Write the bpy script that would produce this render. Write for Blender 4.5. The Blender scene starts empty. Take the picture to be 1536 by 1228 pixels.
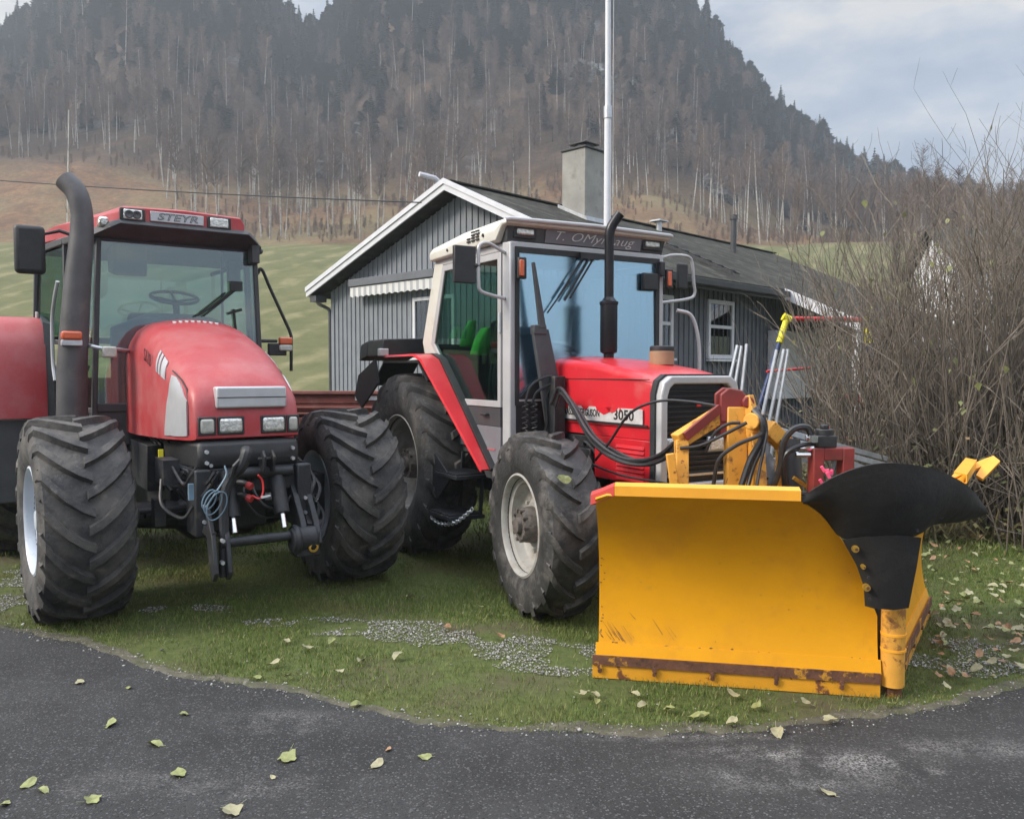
import bpy, bmesh, math, random
import numpy as np
from mathutils import Vector, Matrix
random.seed(7)
PI = math.pi; R = math.radians
sc = bpy.context.scene
COL = sc.collection

# ---------------------------------------------------------------- camera
FPX = 1226.0; CAMH = 1.65; PITCH = math.atan(56/1226.0)
cam = bpy.data.cameras.new('camera'); camo = bpy.data.objects.new('camera', cam); COL.objects.link(camo)
camo.location = (0, 0, CAMH); camo.rotation_euler = (PI/2-PITCH, 0, 0)
cam.sensor_width = 36; cam.lens = 36*FPX/1536; cam.clip_end = 3000; cam.clip_start = .05
sc.camera = camo

def at(u, v, Y):
    "a point of the photograph at depth Y, in metres"
    x = (u-768)/FPX; y = -(v-614)/FPX
    c, s = math.cos(PITCH), math.sin(PITCH)
    dy, dz = c+y*s, -s+y*c
    t = Y/dy
    return Vector((x*t, Y, CAMH+dz*t))
def gnd(u, v):
    x = (u-768)/FPX; y = -(v-614)/FPX
    c, s = math.cos(PITCH), math.sin(PITCH)
    dy, dz = c+y*s, -s+y*c
    t = -CAMH/dz
    return Vector((x*t, dy*t, 0))

# ---------------------------------------------------------------- materials
def newmat(name):
    m = bpy.data.materials.new(name); m.use_nodes = True
    nt = m.node_tree; nt.nodes.clear()
    o = nt.nodes.new('ShaderNodeOutputMaterial'); b = nt.nodes.new('ShaderNodeBsdfPrincipled')
    nt.links.new(b.outputs[0], o.inputs[0])
    return m, nt, b, o
def noise(nt, vec, scale, detail=4, rough=.55):
    n = nt.nodes.new('ShaderNodeTexNoise'); n.inputs['Scale'].default_value = scale
    n.inputs['Detail'].default_value = detail; n.inputs['Roughness'].default_value = rough
    if vec is not None: nt.links.new(vec, n.inputs['Vector'])
    return n.outputs['Fac']
def ramp(nt, fac, stops):
    r = nt.nodes.new('ShaderNodeValToRGB'); e = r.color_ramp.elements
    while len(e) < len(stops): e.new(.5)
    for i, (p, c) in enumerate(stops):
        e[i].position = p
        e[i].color = (c, c, c, 1) if isinstance(c, (int, float)) else (*c, 1)
    nt.links.new(fac, r.inputs[0]); return r.outputs[0]
def mix(nt, fac, a, b, mode='MIX'):
    n = nt.nodes.new('ShaderNodeMix'); n.data_type = 'RGBA'; n.blend_type = mode
    for k, v in ((0, fac), (6, a), (7, b)):
        if isinstance(v, (int, float)): n.inputs[k].default_value = v
        elif isinstance(v, tuple): n.inputs[k].default_value = (*v[:3], 1)
        else: nt.links.new(v, n.inputs[k])
    return n.outputs[2]
def coords(nt, kind='Object', scale=None):
    t = nt.nodes.new('ShaderNodeTexCoord'); o = t.outputs[kind]
    if scale:
        m = nt.nodes.new('ShaderNodeMapping'); m.inputs['Scale'].default_value = scale
        nt.links.new(o, m.inputs[0]); o = m.outputs[0]
    return o
def mat(name, col, rough=.5, metal=0., var=.18, scale=6, bump=0., bscale=80, dirt=None, coat=0., spec=.5, kind='Object'):
    m, nt, b, o = newmat(name)
    v = coords(nt, kind)
    f = noise(nt, v, scale)
    c = mix(nt, ramp(nt, f, [(.3, 0.), (.7, 1.)]), tuple(x*(1-var) for x in col), tuple(min(1, x*(1+var)) for x in col))
    if dirt:
        for (dc, lo, hi, ds) in dirt:
            f2 = noise(nt, v, ds, 8, .65)
            c = mix(nt, ramp(nt, f2, [(lo, 0.), (hi, 1.)]), c, dc)
    nt.links.new(c, b.inputs['Base Color'])
    b.inputs['Metallic'].default_value = metal
    b.inputs['Specular IOR Level'].default_value = spec
    b.inputs['Coat Weight'].default_value = coat; b.inputs['Coat Roughness'].default_value = .12
    fr = noise(nt, v, scale*3)
    mr = nt.nodes.new('ShaderNodeMapRange'); mr.inputs[3].default_value = max(0, rough-.1); mr.inputs[4].default_value = min(1, rough+.1)
    nt.links.new(fr, mr.inputs[0]); nt.links.new(mr.outputs[0], b.inputs['Roughness'])
    if bump:
        bn = nt.nodes.new('ShaderNodeBump'); bn.inputs['Strength'].default_value = bump; bn.inputs['Distance'].default_value = .01
        nt.links.new(noise(nt, v, bscale, 5), bn.inputs['Height']); nt.links.new(bn.outputs[0], b.inputs['Normal'])
    return m
def glassmat(name, tint, refl=.3, rough=.03, tcol=None, gz=.7):
    m, nt, b, o = newmat(name); nt.nodes.remove(b)
    tr = nt.nodes.new('ShaderNodeBsdfTransparent'); tr.inputs[0].default_value = (*tint, 1)
    gl = nt.nodes.new('ShaderNodeBsdfGlossy'); gl.inputs['Roughness'].default_value = rough
    gl.inputs[0].default_value = (*(tcol or (.9, .95, 1)), 1)
    fr = nt.nodes.new('ShaderNodeLayerWeight'); fr.inputs[0].default_value = .25
    mp = nt.nodes.new('ShaderNodeMapRange'); mp.inputs[3].default_value = refl; mp.inputs[4].default_value = gz
    nt.links.new(fr.outputs['Fresnel'], mp.inputs[0])
    mx = nt.nodes.new('ShaderNodeMixShader')
    nt.links.new(mp.outputs[0], mx.inputs[0]); nt.links.new(tr.outputs[0], mx.inputs[1]); nt.links.new(gl.outputs[0], mx.inputs[2])
    nt.links.new(mx.outputs[0], o.inputs[0]); return m

RUST = (.16, .055, .025); MUD = (.10, .085, .065)
m_rubber = mat('rubber', (.036, .036, .038), .72, var=.3, scale=9, bump=.6, bscale=45, dirt=[((.14, .128, .115), .42, .74, 4.), ((.20, .185, .165), .60, .80, 11.)])
m_rubber_mf = mat('rubber worn', (.035, .034, .034), .6, var=.35, scale=7, bump=.6, bscale=35, dirt=[((.17, .155, .145), .5, .72, 4.)])
m_blackplastic = mat('black plastic', (.022, .023, .025), .5, var=.2, scale=12, bump=.1)
m_castiron = mat('dark cast metal', (.022, .024, .028), .55, .2, var=.35, scale=9, bump=.35, bscale=50, dirt=[(MUD, .58, .8, 7)])
m_steyrred = mat('faded red paint', (.37, .036, .042), .48, var=.10, scale=2.2, bump=.03, bscale=14, coat=.06, dirt=[((.40, .13, .13), .42, .75, 2.5)])
m_mfred = mat('bright red paint', (.56, .018, .028), .33, var=.1, scale=2.5, bump=.03, bscale=12, coat=.3, dirt=[((.5, .12, .11), .55, .85, 4), ((.22, .12, .09), .66, .8, 9)])
m_silver = mat('silver trim', (.50, .51, .53), .4, .35, var=.1, scale=5)
m_cabgrey = mat('cab silver paint', (.46, .46, .47), .42, .15, var=.1, scale=3, dirt=[((.33, .31, .27), .58, .85, 6)])
m_cabwhite = mat('weathered cream paint', (.60, .59, .53), .5, var=.1, scale=3, dirt=[((.42, .39, .3), .55, .85, 6)])
m_doorgrey = mat('mid grey paint', (.17, .17, .19), .5, var=.12, scale=4, dirt=[((.25, .22, .2), .6, .85, 8)])
m_darkgrey = mat('charcoal paint', (.055, .057, .062), .5, var=.2, scale=6)
m_rimwhite = mat('rim pale paint', (.34, .33, .31), .5, var=.14, scale=6, bump=.1, dirt=[((.20, .16, .12), .48, .75, 7)])
m_rimblue = mat('rim silver blue paint', (.50, .55, .62), .4, .1, var=.08, scale=5, dirt=[((.3, .28, .25), .6, .85, 9)])
m_hub = mat('dirty hub', (.10, .085, .075), .7, var=.4, scale=20, bump=.6, bscale=60)
m_chrome = mat('bright steel', (.75, .76, .78), .22, 1., var=.08)
m_galv = mat('galvanised steel', (.55, .57, .60), .38, .7, var=.15, scale=12)
m_exh = mat('exhaust grey', (.085, .082, .086), .5, .3, var=.2, scale=5, dirt=[((.15, .13, .12), .55, .85, 7)])
m_exhblk = mat('exhaust black', (.018, .018, .022), .32, .4, var=.2, scale=5)
m_orange = mat('orange lens', (.55, .10, .03), .25, var=.1, coat=.5)
m_lampglass = mat('lamp glass', (.62, .63, .60), .12, .55, var=.35, scale=40, bump=.8, bscale=60, coat=1)
m_lampdull = mat('dull lamp glass', (.42, .42, .38), .25, .1, var=.2, scale=20, coat=.6)
m_glass = glassmat('tractor glass', (.74, .84, .82), .15, .03)
m_glass_mf = glassmat('windscreen glass', (.60, .80, .92), .55, .20, (.62, .85, 1.))
m_glass_side = glassmat('door glass', (.55, .68, .62), .06, .02, None, .16)
m_winglass = glassmat('window glass', (.12, .13, .14), .12, .03)
m_interior = mat('cab interior', (.05, .055, .065), .7, var=.2)
m_seat = mat('seat fabric', (.035, .045, .085), .85, var=.25, scale=20)
m_yellow = mat('plow yellow paint', (.72, .325, .004), .55, var=.06, scale=2, bump=.05, bscale=10, coat=.0, spec=.3, dirt=[((.62, .27, .012), .48, .75, 3.5), ((.52, .25, .03), .60, .80, 9), (RUST, .72, .75, 16)])
m_yellow_worn = mat('worn yellow paint', (.68, .33, .045), .55, var=.12, scale=5, bump=.2, bscale=40, dirt=[((.30, .13, .03), .53, .62, 13), (RUST, .60, .66, 16)])
m_yelloworange = mat('orange yellow trim', (.85, .38, .03), .45, var=.08, scale=5, dirt=[(RUST, .70, .74, 18)])
m_rust = mat('rusty wear band', (.13, .055, .03), .75, var=.3, scale=12, bump=.4, bscale=60, dirt=[((.50, .24, .02), .57, .61, 9), ((.05, .025, .015), .55, .7, 20)])
m_cutting = mat('cutting edge paint', (.66, .30, .015), .55, var=.12, scale=5, bump=.25, bscale=40, dirt=[(RUST, .575, .62, 8), ((.2, .1, .04), .66, .72, 15)])
m_oxred = mat('oxide red paint', (.20, .028, .025), .5, var=.2, scale=8, dirt=[((.12, .04, .03), .5, .75, 10)])
m_pink = mat('pink red paint', (.55, .06, .05), .5, var=.15)
m_flap = mat('rubber flap', (.013, .0115, .010), .7, var=.35, scale=5, bump=.7, bscale=14, dirt=[((.045, .04, .035), .6, .85, 5)])
m_hose = mat('hose rubber', (.022, .022, .024), .38, var=.3, scale=30)
m_brass = mat('bolt brass', (.55, .33, .05), .4, .6, var=.3, scale=60)
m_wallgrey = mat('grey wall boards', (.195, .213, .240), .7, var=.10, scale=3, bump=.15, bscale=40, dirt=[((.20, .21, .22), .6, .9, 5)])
m_walldark = mat('shade darkened wall boards', (.12, .13, .148), .7, var=.12, scale=3, bump=.15, bscale=40)  # the gable's grey again, with the long wall's shade darkened into the colour
m_white = mat('white painted wood', (.60, .61, .65), .55, var=.06, scale=5)
m_roof = mat('roof felt', (.040, .038, .033), .95, spec=.15, var=.35, scale=2.5, bump=.5, bscale=30, dirt=[((.12, .13, .10), .5, .8, 3)])
m_concrete = mat('chimney render', (.28, .275, .255), .85, var=.18, scale=2.5, bump=.4, bscale=25, dirt=[((.15, .14, .12), .55, .75, 3.)])
m_pole = mat('pole white enamel', (.62, .64, .68), .35, var=.05)
m_bark = mat('birch bark', (.36, .34, .31), .8, var=.35, scale=3, dirt=[((.06, .055, .05), .56, .62, 5)])
m_twig = mat('bare twigs', (.115, .080, .062), .9, var=.3, scale=.25)
m_conifer = mat('conifer needles', (.016, .030, .024), .9, var=.4, scale=.3)
m_stem = mat('shrub stems', (.165, .138, .110), .85, var=.4, scale=4)
m_rock = mat('hill rock', (.17, .168, .165), .9, var=.35, scale=.5, bump=1., bscale=3, dirt=[((.05, .06, .035), .5, .65, .7)])
m_leafy = mat('yellow green leaf', (.22, .235, .09), .6, var=.25, scale=30)
m_leafp = mat('pale leaf', (.30, .28, .17), .65, var=.2, scale=30, dirt=[((.3, .2, .08), .6, .75, 60)])
m_leafb = mat('brown leaf', (.30, .17, .09), .7, var=.25, scale=30)
m_bluepaint = mat('blue paint', (.02, .04, .12), .45, var=.1)
m_redpaint = mat('red paint', (.6, .03, .03), .45, var=.1)
m_yelpaint = mat('yellow plastic', (.7, .62, .02), .45, var=.1)
m_trailer = mat('rusty red steel', (.17, .045, .035), .7, var=.25, scale=3, bump=.4, bscale=30, dirt=[((.24, .15, .12), .5, .75, 4), ((.07, .04, .03), .6, .75, 9)])
m_jacket = mat('fluorescent cloth', (.14, .80, .12), .7, var=.12)
m_text = mat('pale lettering', (.62, .62, .62), .5, var=.03)
m_textblack = mat('black lettering', (.02, .02, .02), .5, var=.03)
m_decal = mat('decal grey', (.50, .48, .48), .5, var=.12, scale=20, dirt=[((.56, .02, .03), .62, .64, 12)])
m_tan = mat('tan filter ring', (.30, .19, .11), .6, var=.15)
m_dust = mat('canvas stripe', (.42, .43, .45), .8, var=.1)
m_dust2 = mat('canvas white', (.62, .62, .62), .8, var=.05)
m_inner = mat('dark room', (.02, .02, .022), .9)
m_pebble = mat('pebbles', (.30, .29, .28), .85, var=.45, scale=18)
m_red_faint = mat('faded red lettering', (.38, .09, .10), .6, var=.1)

# ---------------------------------------------------------------- mesh builder
class B:
    def __init__(s): s.v = []; s.f = []
    def add(s, vs, fs):
        n = len(s.v); s.v += [Vector(p) for p in vs]; s.f += [[i+n for i in f] for f in fs]; return s
    def box(s, x0, x1, y0, y1, z0, z1):
        return s.hexa([(x0,y0,z0),(x1,y0,z0),(x1,y1,z0),(x0,y1,z0),(x0,y0,z1),(x1,y0,z1),(x1,y1,z1),(x0,y1,z1)])
    def hexa(s, p):
        return s.add(p, [(0,3,2,1),(4,5,6,7),(0,1,5,4),(1,2,6,5),(2,3,7,6),(3,0,4,7)])
    def beam(s, a, b, w, h, up=(0,0,1)):
        a = Vector(a); b = Vector(b); d = (b-a).normalized(); u = Vector(up)
        if abs(d.dot(u)) > .98: u = Vector((1,0,0))
        sd = d.cross(u).normalized()*w/2; uu = sd.cross(d).normalized()*h/2
        return s.hexa([a-sd-uu,a+sd-uu,b+sd-uu,b-sd-uu,a-sd+uu,a+sd+uu,b+sd+uu,b-sd+uu])
    def plate(s, pts, t):
        "flat polygon with thickness t, centred on the points"
        pts = [Vector(p) for p in pts]; n = Vector((0,0,0)); c = sum(pts, Vector())/len(pts)
        for i in range(len(pts)): n += (pts[i]-c).cross(pts[(i+1) % len(pts)]-c)
        n = n.normalized()*t/2; k = len(pts)
        return s.add([p-n for p in pts]+[p+n for p in pts], [list(range(k))[::-1], list(range(k, 2*k))]+[(i,(i+1)%k,k+(i+1)%k,k+i) for i in range(k)])
    def prism(s, poly, ax, a, b):
        def P(p, t): return {'x': (t,p[0],p[1]), 'y': (p[0],t,p[1]), 'z': (p[0],p[1],t)}[ax]
        k = len(poly)
        return s.add([P(p,a) for p in poly]+[P(p,b) for p in poly], [list(range(k)), list(range(k,2*k))[::-1]]+[(i,(i+1)%k,k+(i+1)%k,k+i) for i in range(k)])
    def tube(s, pts, r, n=8, cap=True):
        pts = [Vector(p) for p in pts]; m = len(pts); rr = r if isinstance(r, (list, tuple)) else [r]*m
        N = len(s.v); prev = None
        for i, p in enumerate(pts):
            d = (pts[min(i+1, m-1)]-pts[max(i-1, 0)]).normalized()
            if prev is None:
                u = Vector((0,0,1)) if abs(d.z) < .9 else Vector((1,0,0))
                prev = (u-d*u.dot(d)).normalized()
            else: prev = (prev-d*prev.dot(d)).normalized()
            q = d.cross(prev)
            for k in range(n):
                t = 2*PI*k/n; s.v.append(p+(prev*math.cos(t)+q*math.sin(t))*rr[i])
        for i in range(m-1):
            for k in range(n):
                k2 = (k+1) % n; s.f.append([N+i*n+k, N+i*n+k2, N+(i+1)*n+k2, N+(i+1)*n+k])
        if cap: s.f.append([N+k for k in range(n)][::-1]); s.f.append([N+(m-1)*n+k for k in range(n)])
        return s
    def cyl(s, a, b, r, n=16): return s.tube([a, b], r, n)
    def lathe(s, prof, n=48, ax='y', c=(0,0,0)):
        "profile of (along axis, radius)"
        N = len(s.v); m = len(prof); c = Vector(c)
        for (h, r) in prof:
            for k in range(n):
                t = 2*PI*k/n; a, b = r*math.cos(t), r*math.sin(t)
                s.v.append(c+Vector({'y': (a,h,b), 'z': (a,b,h), 'x': (h,a,b)}[ax]))
        for i in range(m-1):
            for k in range(n):
                k2 = (k+1) % n; s.f.append([N+i*n+k, N+(i+1)*n+k, N+(i+1)*n+k2, N+i*n+k2])
        return s
    def loft(s, rings, closed=True, cap=True):
        N = len(s.v); n = len(rings[0])
        for r in rings: s.v += [Vector(p) for p in r]
        for i in range(len(rings)-1):
            for k in range(n if closed else n-1):
                k2 = (k+1) % n; s.f.append([N+i*n+k, N+i*n+k2, N+(i+1)*n+k2, N+(i+1)*n+k])
        if cap and closed: s.f.append([N+k for k in range(n)][::-1]); s.f.append([N+(len(rings)-1)*n+k for k in range(n)])
        return s
    def sheet(s, grid, t):
        "grid of points (rows of columns) given thickness t"
        g = [[Vector(p) for p in r] for r in grid]; R_, C_ = len(g), len(g[0]); nm = []
        for i in range(R_):
            for j in range(C_):
                a = g[min(i+1,R_-1)][j]-g[max(i-1,0)][j]; b = g[i][min(j+1,C_-1)]-g[i][max(j-1,0)]
                c = a.cross(b); nm.append(c.normalized() if c.length > 1e-9 else Vector((0,-1,0)))
        fl = [p for r in g for p in r]; N = len(s.v)
        s.v += [p+n*t/2 for p, n in zip(fl, nm)]+[p-n*t/2 for p, n in zip(fl, nm)]; K = R_*C_
        q = lambda i, j, o: N+o*K+i*C_+j
        for i in range(R_-1):
            for j in range(C_-1):
                s.f.append([q(i,j,0),q(i,j+1,0),q(i+1,j+1,0),q(i+1,j,0)]); s.f.append([q(i,j,1),q(i+1,j,1),q(i+1,j+1,1),q(i,j+1,1)])
        for i in range(R_-1):
            s.f.append([q(i,0,0),q(i+1,0,0),q(i+1,0,1),q(i,0,1)]); s.f.append([q(i,C_-1,0),q(i,C_-1,1),q(i+1,C_-1,1),q(i+1,C_-1,0)])
        for j in range(C_-1):
            s.f.append([q(0,j,0),q(0,j,1),q(0,j+1,1),q(0,j+1,0)]); s.f.append([q(R_-1,j,0),q(R_-1,j+1,0),q(R_-1,j+1,1),q(R_-1,j,1)])
        return s
    def mesh(s, name, m, ang=35, fix=True):
        me = bpy.data.meshes.new(name); me.from_pydata([tuple(p) for p in s.v], [], s.f)
        if fix:
            bm = bmesh.new(); bm.from_mesh(me); bmesh.ops.recalc_face_normals(bm, faces=bm.faces); bm.to_mesh(me); bm.free()
        me.materials.append(m); me.shade_smooth(); me.set_sharp_from_angle(angle=R(ang)); return me
    def build(s, name, m, parent=None, bevel=0, ang=35, seg=2):
        o = bpy.data.objects.new(name, s.mesh(name, m, ang)); COL.objects.link(o)
        if parent: o.parent = parent
        if bevel:
            md = o.modifiers.new('bevel', 'BEVEL'); md.width = bevel; md.segments = seg; md.limit_method = 'ANGLE'; md.angle_limit = R(30)
        return o
def thing(name, label, cat, loc=(0,0,0), rz=0, group=None):
    o = bpy.data.objects.new(name, None); o.empty_display_size = .2; COL.objects.link(o); o.location = loc; o.rotation_euler = (0,0,rz)
    return tag(o, label, cat, group)
def tag(o, label=None, cat=None, group=None, kind=None):
    if label: o['label'] = label
    if cat: o['category'] = cat
    if group: o['group'] = group
    if kind: o['kind'] = kind
    return o
def spline(pts, n=8):
    P = [Vector(p) for p in pts]; P = [P[0]*2-P[1]]+P+[P[-1]*2-P[-2]]; out = []
    for i in range(1, len(P)-2):
        for k in range(n):
            t = k/n; a, b, c, d = P[i-1], P[i], P[i+1], P[i+2]
            out.append(.5*((2*b)+(c-a)*t+(2*a-5*b+4*c-d)*t*t+(-a+3*b-3*c+d)*t**3))
    return out+[P[-2]]
def text(s, size, m, parent, org, right, up, shear=0, ext=.001, name='lettering', bold=0, sx=1, spacing=1):
    cu = bpy.data.curves.new('t', 'FONT'); cu.body = s; cu.size = size; cu.extrude = ext; cu.shear = shear; cu.offset = bold; cu.space_character = spacing
    cu.align_x = 'CENTER'; cu.align_y = 'CENTER'; cu.resolution_u = 3
    t = bpy.data.objects.new('t', cu); COL.objects.link(t); bpy.context.view_layer.update()
    me = bpy.data.meshes.new_from_object(t.evaluated_get(bpy.context.evaluated_depsgraph_get()))
    bpy.data.objects.remove(t); me.materials.clear(); me.materials.append(m)
    o = bpy.data.objects.new(name, me); COL.objects.link(o)
    r = Vector(right).normalized(); u = Vector(up); u = (u-r*u.dot(r)).normalized(); n = r.cross(u); Mx = Matrix.Identity(4)
    for i in range(3): Mx[i][0] = r[i]*sx; Mx[i][1] = u[i]; Mx[i][2] = n[i]; Mx[i][3] = org[i]
    if parent: o.parent = parent
    o.matrix_local = Mx; return o
def npmesh(name, V, F, m, smooth=False):
    V = np.asarray(V, dtype=np.float32); F = np.asarray(F, dtype=np.int32); k = F.shape[1]
    me = bpy.data.meshes.new(name); me.vertices.add(len(V)); me.vertices.foreach_set('co', V.ravel())
    me.loops.add(F.size); me.loops.foreach_set('vertex_index', F.ravel())
    me.polygons.add(len(F)); me.polygons.foreach_set('loop_start', np.arange(0, F.size, k, dtype=np.int32))
    me.materials.append(m); me.update(calc_edges=True); me.validate()
    if smooth: me.shade_smooth()
    return me
def mobj(name, me, parent=None):
    o = bpy.data.objects.new(name, me); COL.objects.link(o)
    if parent: o.parent = parent
    return o

# ---------------------------------------------------------------- tractor wheels
def tyre_b(Rr, W, rr, nl, lug=.045, lw=.05, sweep=.75):
    b = B(); Rc = Rr-lug; h = Rc-rr
    half = [(-.38*W, rr-.01), (-.44*W, rr+.06*h), (-.485*W, rr+.3*h), (-.5*W, rr+.55*h), (-.485*W, rr+.8*h), (-.45*W, rr+.93*h), (-.36*W, Rc-.008), (-.18*W, Rc)]
    prof = half+[(0, Rc+.004)]+[(-y, r) for y, r in half[::-1]]
    prof = prof+[(.3*W, rr-.02), (-.3*W, rr-.02), prof[0]]
    b.lathe(prof, 72)
    st = [(-.03, Rr, 0), (.1, Rr, .13), (.25, Rr-.003, .36), (.37, Rr-.008, .62), (.455, Rr-.025, .88), (.497, Rc-.10*h-.0, 1.0), (.502, Rc-.26*h, 1.02)]
    for sd in (-1, 1):
        for k in range(nl):
            ph = 2*PI*(k+(.5 if sd > 0 else 0))/nl
            jit = random.uniform(-.006, .006); ring = []
            for i, (fy, r, fs) in enumerate(st):
                a = ph+jit-fs*sweep*W*.5/Rr*1.15
                w = (lw*(1.0+.35*fs))/Rr/2*.85; wb = w*1.5
                if i >= 5: bi_y, bi_r = fy-.03, r-.01
                y = fy*W*sd; inr = max(rr, r-lug-.018) if i < 5 else r-.01
                yi = y if i < 5 else (fy-.04)*W*sd
                pt = lambda ang, rad, yy: (rad*math.sin(ang), yy, rad*math.cos(ang))
                ring.append([pt(a-wb, inr, yi), pt(a-w, r, y), pt(a+w, r, y), pt(a+wb, inr, yi)])
            b.loft(ring)
    return b
def rim_b(W, rr, outer=-.42, disc=-.06, hubr=.14, hubout=-.2):
    b = B()
    # outward is -y
    b.lathe([(outer*W-.012, rr+.018), (outer*W-.018, rr+.004), (outer*W, rr-.012), (outer*W*.8, rr-.014), (outer*W*.72, rr-.045), (disc-.02, rr-.055), (disc, rr-.075),
             (disc+.015, rr*.62), (disc-.02, rr*.48), (disc-.03, hubr+.02), (disc-.03, .01)], 56)
    b.lathe([(disc+.03, .01), (disc+.04, rr-.06), (-outer*W, rr-.012), (-outer*W+.015, rr+.018)], 56)
    for k in range(8):
        t = 2*PI*k/8; rx = rr*.55; b.cyl((rx*math.cos(t), disc, rx*math.sin(t)), (rx*math.cos(t), disc-.03, rx*math.sin(t)), .016, 6)
    return b
def hub_b(disc, hubr, hubout):
    b = B(); b.lathe([(disc, hubr), (disc-.05, hubr), (hubout+.03, hubr*.93), (hubout, hubr*.8), (hubout, .001)], 28)
    for k in range(10):
        t = 2*PI*k/10; rx = hubr*.82; b.cyl((rx*math.cos(t), hubout+.02, rx*math.sin(t)), (rx*math.cos(t), hubout-.012, rx*math.sin(t)), .014, 6)
    b.lathe([(hubout, hubr*.45), (hubout-.03, hubr*.42), (hubout-.035, .001)], 20)
    return b
def add_wheel(root, x, y, Rr, meshes, steer=0, name='wheel', spin=0):
    rim, tyre, hub = meshes
    w = mobj(name, rim, root); w.location = (x, y, Rr-.02); w.rotation_euler = (0, 0, R(steer))
    t = mobj('tyre', tyre, w); t.rotation_euler = (0, R(spin), 0); mobj('hub', hub, w)
    if y > 0: w.scale = (1, -1, 1)
    return w
# ================================================================= RED ROUND-HOODED TRACTOR (left)
def ring_hood(x, hw, zt, zb, tw, crown, n=9):
    "hood cross-section: flat sides, rounded shoulders, slightly domed top; tw = half width of top"
    pts = [(x, -hw, zb)]
    for i in range(5):
        t = i/4; ang = t*PI/2
        pts.append((x, -hw+(hw-tw)*(1-math.cos(ang))*1.0, zt-crown-(hw-tw)*1.15*(1-math.sin(ang))))
    for i in range(1, 6):
        y = -tw+2*tw*i/6; pts.append((x, y, zt-crown*(y/tw)**2))
    for i in range(4, -1, -1):
        t = i/4; ang = t*PI/2
        pts.append((x, hw-(hw-tw)*(1-math.cos(ang)), zt-crown-(hw-tw)*1.15*(1-math.sin(ang))))
    pts.append((x, hw, zb)); return pts
LA = R(34-90)
sroot = thing('tractor', 'red tractor with a rounded sloping hood, fat exhaust pipe and no attachment on its front', 'tractor', (-2.18, 6.04, 0), LA)
p = sroot
secs = [(-1.15,.44,2.00,1.16,.22,.015),(-.98,.44,2.07,1.16,.22,.018),(-.75,.435,2.075,1.16,.215,.02),(-.4,.425,2.01,1.17,.215,.022),(-.05,.415,1.915,1.18,.22,.025),(.25,.40,1.805,1.19,.23,.028),(.48,.375,1.70,1.20,.24,.03),(.64,.355,1.615,1.205,.255,.03),(.72,.345,1.55,1.21,.27,.025),(.76,.34,1.47,1.215,.28,.02),(.785,.335,1.36,1.22,.29,.015),(.79,.333,1.30,1.225,.295,.01)]
B().loft([ring_hood(*s) for s in secs]).build('hood', m_steyrred, p, ang=42)
# hood details
b = B()
for i in range(8):
    y = -.16+i*.046; b.loft([[(-.62+.035*math.cos(t), y+.014*math.sin(t), z-.16*.035*math.cos(t)) for t in [k*PI/4 for k in range(8)]] for z in (2.0, 2.0545+.004-.02*(y/.215)**2)])
b.build('vent_glint', m_text, p)  # pale ovals painted as the highlights in the hood's vent recesses
for s in (-1, 1):
    hw = lambda x: float(np.interp(x, [q[0] for q in secs], [q[1] for q in secs]))
    def hoody(x, z):
        h, zt_, tw_, cr_ = [float(np.interp(x, [q[0] for q in secs], [q[j] for q in secs])) for j in (1, 2, 4, 5)]
        d_ = h-tw_; z0_ = zt_-cr_-1.15*d_
        if z <= z0_: return h
        sa_ = min(1, (z-z0_)/(1.15*d_)); return h-d_*(1-math.sqrt(1-sa_*sa_))
    cols = [(.21,1.215,1.25),(.27,1.215,1.43),(.34,1.22,1.63),(.42,1.22,1.615),(.52,1.225,1.565),(.60,1.23,1.50),(.655,1.235,1.46)]
    B().sheet([[(x, s*(hoody(x, a_+(b_-a_)*t/8)+.004), a_+(b_-a_)*t/8) for x, a_, b_ in cols] for t in range(9)], .008).build('side_grille', m_silver, p, ang=50)
    b = B()
    rr = [(.2,1.3),(.25,1.3),(.25,1.35)]
    outer = [(x, s*(hw(x)+.006-(max(0, z-1.60)*.12)), z) for x, z in rr]; inner = [(x, s*(hw(x)-.03), z) for x, z in rr]
    k = len(rr); b.add(outer+inner, [list(range(k)), list(range(k,2*k))[::-1]]+[(i,(i+1)%k,k+(i+1)%k,k+i) for i in range(k)])
    b = B()
    b = B()
    for x, w in ((.0,.03),(.06,.04),(.13,.10)):
        b.sheet([[(xx, s*(hoody(xx, 1.655-.25*xx+(.135-.12*xx)*t)+.004), 1.655-.25*xx+(.135-.12*xx)*t) for xx in (x-.045*t, x+w/2-.045*t, x+w-.045*t)] for t in [k/5 for k in range(6)]], .006)
    b.build('stripe', m_silver, p)
text('S110', .135, m_textblack, p, (-.27, -.4265, 1.755), (1, .03, -.26), (.26, 0, 1), sx=.85)
# seam along hood side
B().tube([(.675,-.352,1.24),(.675,-.350,1.43),(.62,-.350,1.54),(.50,-.355,1.60),(.34,-.375,1.66)], .005, 6).build('seam', m_blackplastic, p)
B().box(.70,.800,-.205,.255,1.415,1.555).build('front_grille', m_silver, p, bevel=.012)
B().box(.79,.8025,-.20,.25,1.482,1.488).build('grille_line', m_blackplastic, p)
for (y0, y1, mm) in ((-.315,-.215,m_lampdull),(-.195,-.035,m_lampglass),(.085,.245,m_lampglass),(.262,.335,m_lampdull)):
    h = B().box(.74,.799,y0-.006,y1+.006,1.243,1.362).build('headlight', m_blackplastic, p, bevel=.006)
    B().box(.76,.808,y0+.004,y1-.004,1.252,1.352).build('lamp', mm, h, bevel=.02, seg=3)
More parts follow.
